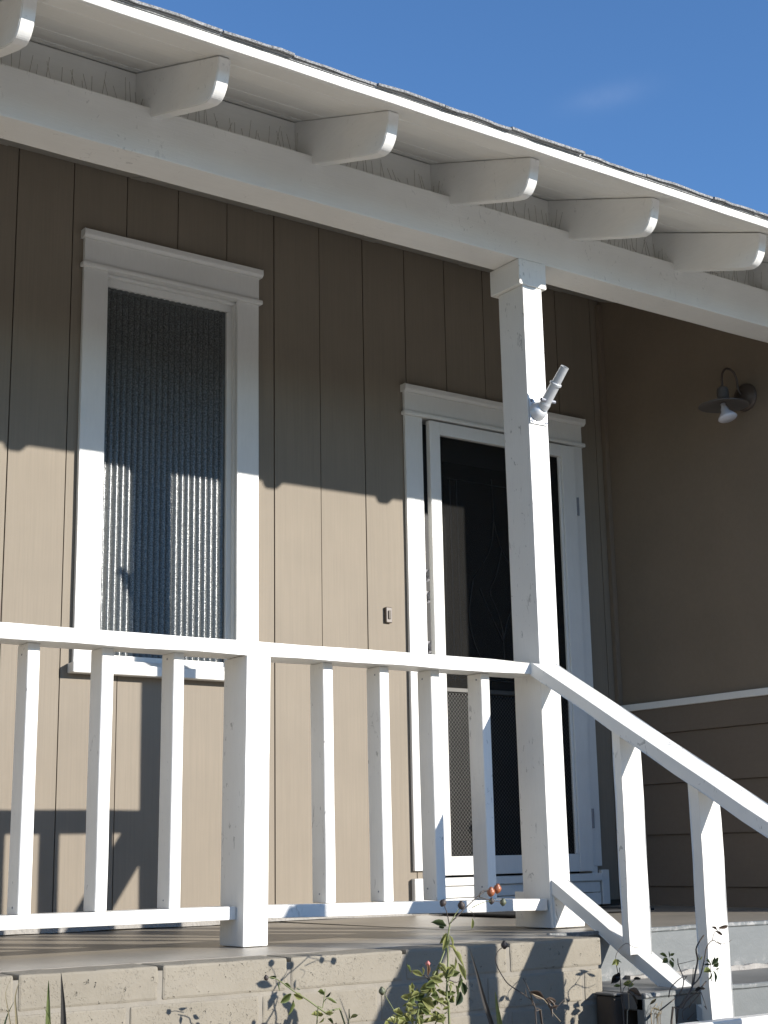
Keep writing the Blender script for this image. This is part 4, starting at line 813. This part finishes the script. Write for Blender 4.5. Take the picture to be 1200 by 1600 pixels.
obj('newel_post', wavy(B(3.457, 3.549, 2.325, 2.363, -0.62, 0.712), 'z', 6, 0.0008), 'white_z', srl, bevel=0.003)   # unseen lower post, shape guessed to cast a shadow strip on the block wall
bm = bmesh.new(); f = lambda y: 0.53 - (2.02 - y) * ST
prism(bm, [(1.45, f(1.45) - 0.041), (2.3235, f(2.3235) - 0.041), (2.3235, f(2.3235)), (1.45, f(1.45))], 'x', 3.440, 3.560)
obj('hand_rail', wavy(bm, 'y', 8, 0.001), 'white_y', srl, bevel=0.003, seg=2)  # unseen rail, its shape guessed to cast the shadow bands on the block wall
obj('kick_board', wavy(B(3.02, 3.95, 3.03, 3.075, -0.31, -0.213), 'x', 10, 0.0012), 'white_x', srl, bevel=0.003)

# ------------------------------------------------------------------ small fittings
bell = thing('doorbell', 'small brown doorbell on the tan wall left of the door', 'doorbell', (3.81, 5.29, 1.28))
obj('bell_plate', B(3.798, 3.832, 5.284, 5.299, 1.246, 1.316), 'bell', bell, bevel=0.003)
obj('bell_button', B(3.808, 3.822, 5.279, 5.284, 1.262, 1.300), 'bell_button', bell, bevel=0.002)

fl = thing('flag_bracket', 'pale metal flagpole bracket on the front of the tall porch post, without a flag', 'bracket', (3.51, 3.92, 1.815))
obj('mount_plate', B(3.472, 3.556, 3.914, 3.9205, 1.768, 1.862), 'flag_metal', fl, bevel=0.002)
bm = bmesh.new(); lathe(bm, [(0.0, 0.03), (0.018, 0.029), (0.030, 0.020), (0.036, 0.004), (0.038, -0.001)], (3.507, 3.914, 1.816), (0, -1, 0.12), 18)
obj('mount_dome', bm, 'flag_metal', fl, smooth=True)
p0 = Vector((3.512, 3.892, 1.822)); d = (Vector((3.520, 3.772, 1.948)) - p0)
bm = bmesh.new()
L = d.length; a = d.normalized()
lathe(bm, [(0.0, 0.0), (0.020, 0.0), (0.0215, 0.02), (0.0195, 0.03), (0.0185, 0.098), (0.0225, 0.100), (0.0225, 0.107), (0.0165, 0.110), (0.0155, L), (0.0125, L), (0.0125, L - 0.06), (0.0, L - 0.06)], p0, a, 22)
obj('pole_socket', bm, 'flag_metal', fl, smooth=False)
bm = bmesh.new(); tube(bm, [p0 + a * 0.03 + Vector((-0.035, -0.012, 0.0)), p0 + a * 0.03 + Vector((0.034, -0.008, 0.0))], 0.0065, 8)
obj('thumb_screw', bm, 'hinge', fl)
for x in (3.481, 3.547):
    for z in (1.777, 1.853):
        bm = bmesh.new(); lathe(bm, [(0.0, 0.004), (0.005, 0.003), (0.006, 0.0)], (x, 3.914, z), (0, -1, 0), 10)
        obj('screw', bm, 'hinge', fl)

lamp = thing('wall_lamp', 'dark gooseneck barn lamp with a white spot bulb on the brown side wall', 'lamp', (5.19, 4.38, 2.27))
bm = bmesh.new(); lathe(bm, [(0.0, 0.034), (0.030, 0.032), (0.045, 0.022), (0.056, 0.014), (0.064, 0.010), (0.066, 0.0)], (5.199, 4.375, 2.268), (-1, 0, 0), 28)
obj('back_plate', bm, 'lamp_metal', lamp, smooth=True)
cx, cy, cz = 5.045, 4.375, 2.200
arc = [(5.168, cy, 2.275), (5.150, cy, 2.30), (5.145, cy, 2.345), (5.125, cy, 2.378), (5.09, cy, 2.388), (5.060, cy, 2.372), (cx, cy, 2.335), (cx, cy, 2.290)]
obj('goose_neck', tube(bmesh.new(), smooth_line(arc, 4), 0.0055, 8), 'lamp_metal', lamp, smooth=True)
bm = bmesh.new(); lathe(bm, [(0.0, 0.082), (0.018, 0.081), (0.026, 0.072), (0.028, 0.028), (0.034, 0.022), (0.075, 0.010), (0.112, -0.004), (0.114, -0.0075), (0.110, -0.0075), (0.073, 0.006), (0.028, 0.016), (0.0, 0.017)], (cx, cy, cz + 0.01), (0, 0, 1), 36)
obj('lamp_shade', bm, 'lamp_grey', lamp, smooth=True)
ax = Vector((0.05, -0.28, -1)).normalized()
bm = bmesh.new(); lathe(bm, [(0.0, -0.028), (0.012, -0.026), (0.012, -0.012), (0.018, 0.0), (0.020, 0.014), (0.042, 0.040), (0.044, 0.048), (0.036, 0.054), (0.0, 0.057)], Vector((cx, cy - 0.004, cz - 0.012)), ax, 26)
obj('bulb', bm, 'bulb', lamp, smooth=True)

mat_t = thing('doormat', 'flat black rubber mat on the porch floor in front of the door', 'doormat', (4.4, 5.0, 0.004))
obj('mat_pad', B(3.95, 4.72, 4.66, 5.22, 0.004, 0.014), 'mat_rubber', mat_t, bevel=0.004)

# bird spikes along the top of the beam, one strip per bay
SP = ['short bird spike strip at the far left of the eave, by the first rafter end', 'bird spike strip between the first and second rafter ends from the left',
      'bird spike strip between the second and third rafter ends from the left', 'bird spike strip between the third and fourth rafter ends from the left',
      'bird spike strip above the tall porch post, right of the fourth rafter end', 'bird spike strip at the far right of the eave, by the last rafter end']
bays = [(1.342, 1.940), (1.982, 2.546), (2.588, 3.136), (3.178, 3.713), (3.755, 4.284), (4.326, 4.866)]
bays = [(0.80, 1.335)] + bays
SP = ['bird spike strip left of the first rafter end'] + ['bird spike strip in the gap left of the %s rafter end from the left' % n for n in ('second', 'third', 'fourth', 'fifth', 'sixth')] + ['bird spike strip right of the last rafter end']
for (a, b), lab in zip(bays, SP):
    if a < 1.0: continue
    st = thing('bird_spikes', lab, 'bird spikes', ((a + b) / 2, 3.95, 2.568), 'bird spike strips on the eave beam')
    obj('spike_base', B(a + 0.055, b - 0.01, 3.94, 3.965, 2.569, 2.573), 'wire', st)
    bm = bmesh.new()
    x = a + 0.06
    while x < b - 0.02:
        h = random.choice([0.06, 0.07, 0.075, 0.08, 0.035])
        q = (x + random.uniform(-0.012, 0.012), 3.952 + random.choice([-1, 0, 1, 0]) * 0.018, 2.573 + h)
        tube(bm, [(x, 3.952, 2.572), q], 0.0008, 4, cap=False)
        x += random.uniform(0.012, 0.036)
    obj('spike_wires', bm, 'wire', st, kind='stuff')

# ------------------------------------------------------------------ plants
def leaf_mesh(name, seed):
    r = random.Random(seed)
    rows = [(0.0, 0.05), (0.16, 0.26), (0.34, 0.44), (0.54, 0.47), (0.74, 0.33), (0.90, 0.13), (1.0, 0.0)]
    bm = bmesh.new()
    L, Mid, R_ = [], [], []
    curl = r.uniform(-0.25, 0.35)
    for t, w in rows:
        z = curl * t * t * 0.6
        wl_, wr_ = w * r.uniform(0.85, 1.1), w * r.uniform(0.85, 1.1)
        Mid.append(bm.verts.new((t, 0, z)))
        L.append(bm.verts.new((t - 0.02, wl_, z + wl_ * 0.30 + r.uniform(-0.02, 0.02))))
        R_.append(bm.verts.new((t - 0.02, -wr_, z + wr_ * 0.30 + r.uniform(-0.02, 0.02))))
    for i in range(len(rows) - 1):
        for S_ in (L, R_):
            try: bm.faces.new((Mid[i], Mid[i + 1], S_[i + 1], S_[i]))
            except ValueError: pass
    bmesh.ops.remove_doubles(bm, verts=bm.verts, dist=1e-4)
    me = bpy.data.meshes.new(name); bm.to_mesh(me); bm.free()
    for p in me.polygons: p.use_smooth = True
    return me
LEAF = {}
for key in 'ygdrbksn':
    for s in range(3):
        me = leaf_mesh('leaf', s * 7 + ord(key)); me.materials.append(M['leaf_' + key]); LEAF[key, s] = me
def put_leaf(parent, a, b, w, key):
    a, b = Vector(a), Vector(b); d = b - a
    L = max(d.length, 0.004); x = d.normalized()
    nrm = Vector((0.35 + random.uniform(-.6, .6), -1, 0.45 + random.uniform(-.6, .6)))
    y = nrm.cross(x).normalized(); z = x.cross(y)
    me = LEAF[key, random.randrange(3)]
    o = bpy.data.objects.new('leaf', me); C.objects.link(o); o.parent = parent
    o.matrix_local = Matrix.Translation(a - BASE[parent]) @ Matrix((x, y, z)).transposed().to_4x4() @ Matrix.Diagonal((L, L * w * 1.05, L, 1))
def grow(key, name, label, cat, stem_mats, group=None):
    stems, leaves, hips = PLANTS[key]
    r0 = stems[0][1][0]
    t = thing(name, label, cat, r0, group)
    for k, (r, pts) in enumerate(stems):
        line = smooth_line(pts, 3)
        n = len(line)
        rr = [r * (1.0 - 0.45 * i / max(1, n - 1)) for i in range(n)]
        obj('stem', tube(bmesh.new(), line, rr, 6), stem_mats[k % len(stem_mats)], t, smooth=True)
    for a, b, w, kk in leaves: put_leaf(t, a, b, w, kk)
    for c, r, kk, _ in hips:
        bm = bmesh.new()
        lathe(bm, [(0.0015, -1.15 * r), (0.55 * r, -0.85 * r), (0.95 * r, -0.25 * r), (1.0 * r, 0.2 * r), (0.75 * r, 0.72 * r), (0.38 * r, 0.98 * r), (0.42 * r, 1.2 * r), (0.0, 1.0 * r)], c, (random.uniform(-.4, .6), -0.3, 1), 14)
        for k in range(5):
            an = k * 1.257; 
        obj('rose_hip' if kk != 'p' else 'rose_bud', bm, 'hip_' + kk, t, smooth=True)
    return t
grow('tall', 'rose_bush', 'tall leggy rose bush with orange hips and yellow green leaves', 'rose bush', ['stem_green', 'stem_brown', 'stem_brown'])
grow('low', 'rose_bush', 'low bent rose shoot with a dark bud tip, against the block wall near the newel', 'rose bush', ['stem_green', 'stem_green', 'stem_green'])
grow('bare', 'rose_bush', 'bare curving rose stem with one dark hip, before the shaded end of the block wall', 'rose bush', ['stem_brown', 'stem_brown', 'stem_brown', 'stem_dry'])
grow('weed', 'weed_plant', 'half dry weed with a thin arching tip in front of the low brown pier', 'weed', ['stem_brown', 'stem_dry', 'stem_brown'])
grow('dry', 'dry_weed', 'clump of dry straw coloured stems beside the low brown pier', 'dry plant', ['stem_dry'])
grow('thorny', 'rose_bush', 'thorny dark rose stems with few green leaves in front of the stair railing', 'rose bush', ['stem_brown'])
BL_TXT = {0: ('leaf_clump', 'pointed sword leaves, one dark and two green, against the left end of the wall', [0, 1, 2]),
          1: ('dry_leaf_clump', 'clump of thin withered leaves at the far left bottom corner', [3, 4, 5]),
          2: ('leaf_clump', 'pair of dark sword leaves leaning right of the tall rose', [6, 7])}
for k, (nm, lab, idx) in BL_TXT.items():
    first = BLADES[idx[0]][0][-1]
    t = thing(nm, lab, 'sword leaves', (first[0], first[1], -0.6))
    for i in idx:
        pts, w, key = BLADES[i]
        e0 = Vector(pts[-1]); pts = smooth_line(pts, 3)
        nn = max(2, int((e0.z + 0.605) / 0.06))
        pts += [Vector((e0.x + 0.012 * q / nn, e0.y + 0.012 * q / nn, e0.z + (-0.605 - e0.z) * q / nn)) for q in range(1, nn + 1)]
        bm = bmesh.new()
        n = len(pts)
        rows = []
        for j, p in enumerate(pts):
            ww = w * 0.5 * min(1.0, 0.02 + (pts[0].z - p.z) / 0.15) ** 0.75
            u = Vector((0.86, -0.45, 0))
            rows.append((bm.verts.new(p - u * ww), bm.verts.new(p + Vector((0.3, 0.5, 0)) * ww * 0.6), bm.verts.new(p + u * ww)))
        for a, b in zip(rows, rows[1:]):
            bm.faces.new((a[0], a[1], b[1], b[0])); bm.faces.new((a[1], a[2], b[2], b[1]))
        obj('leaf_blade', bm, 'leaf_' + key, t)
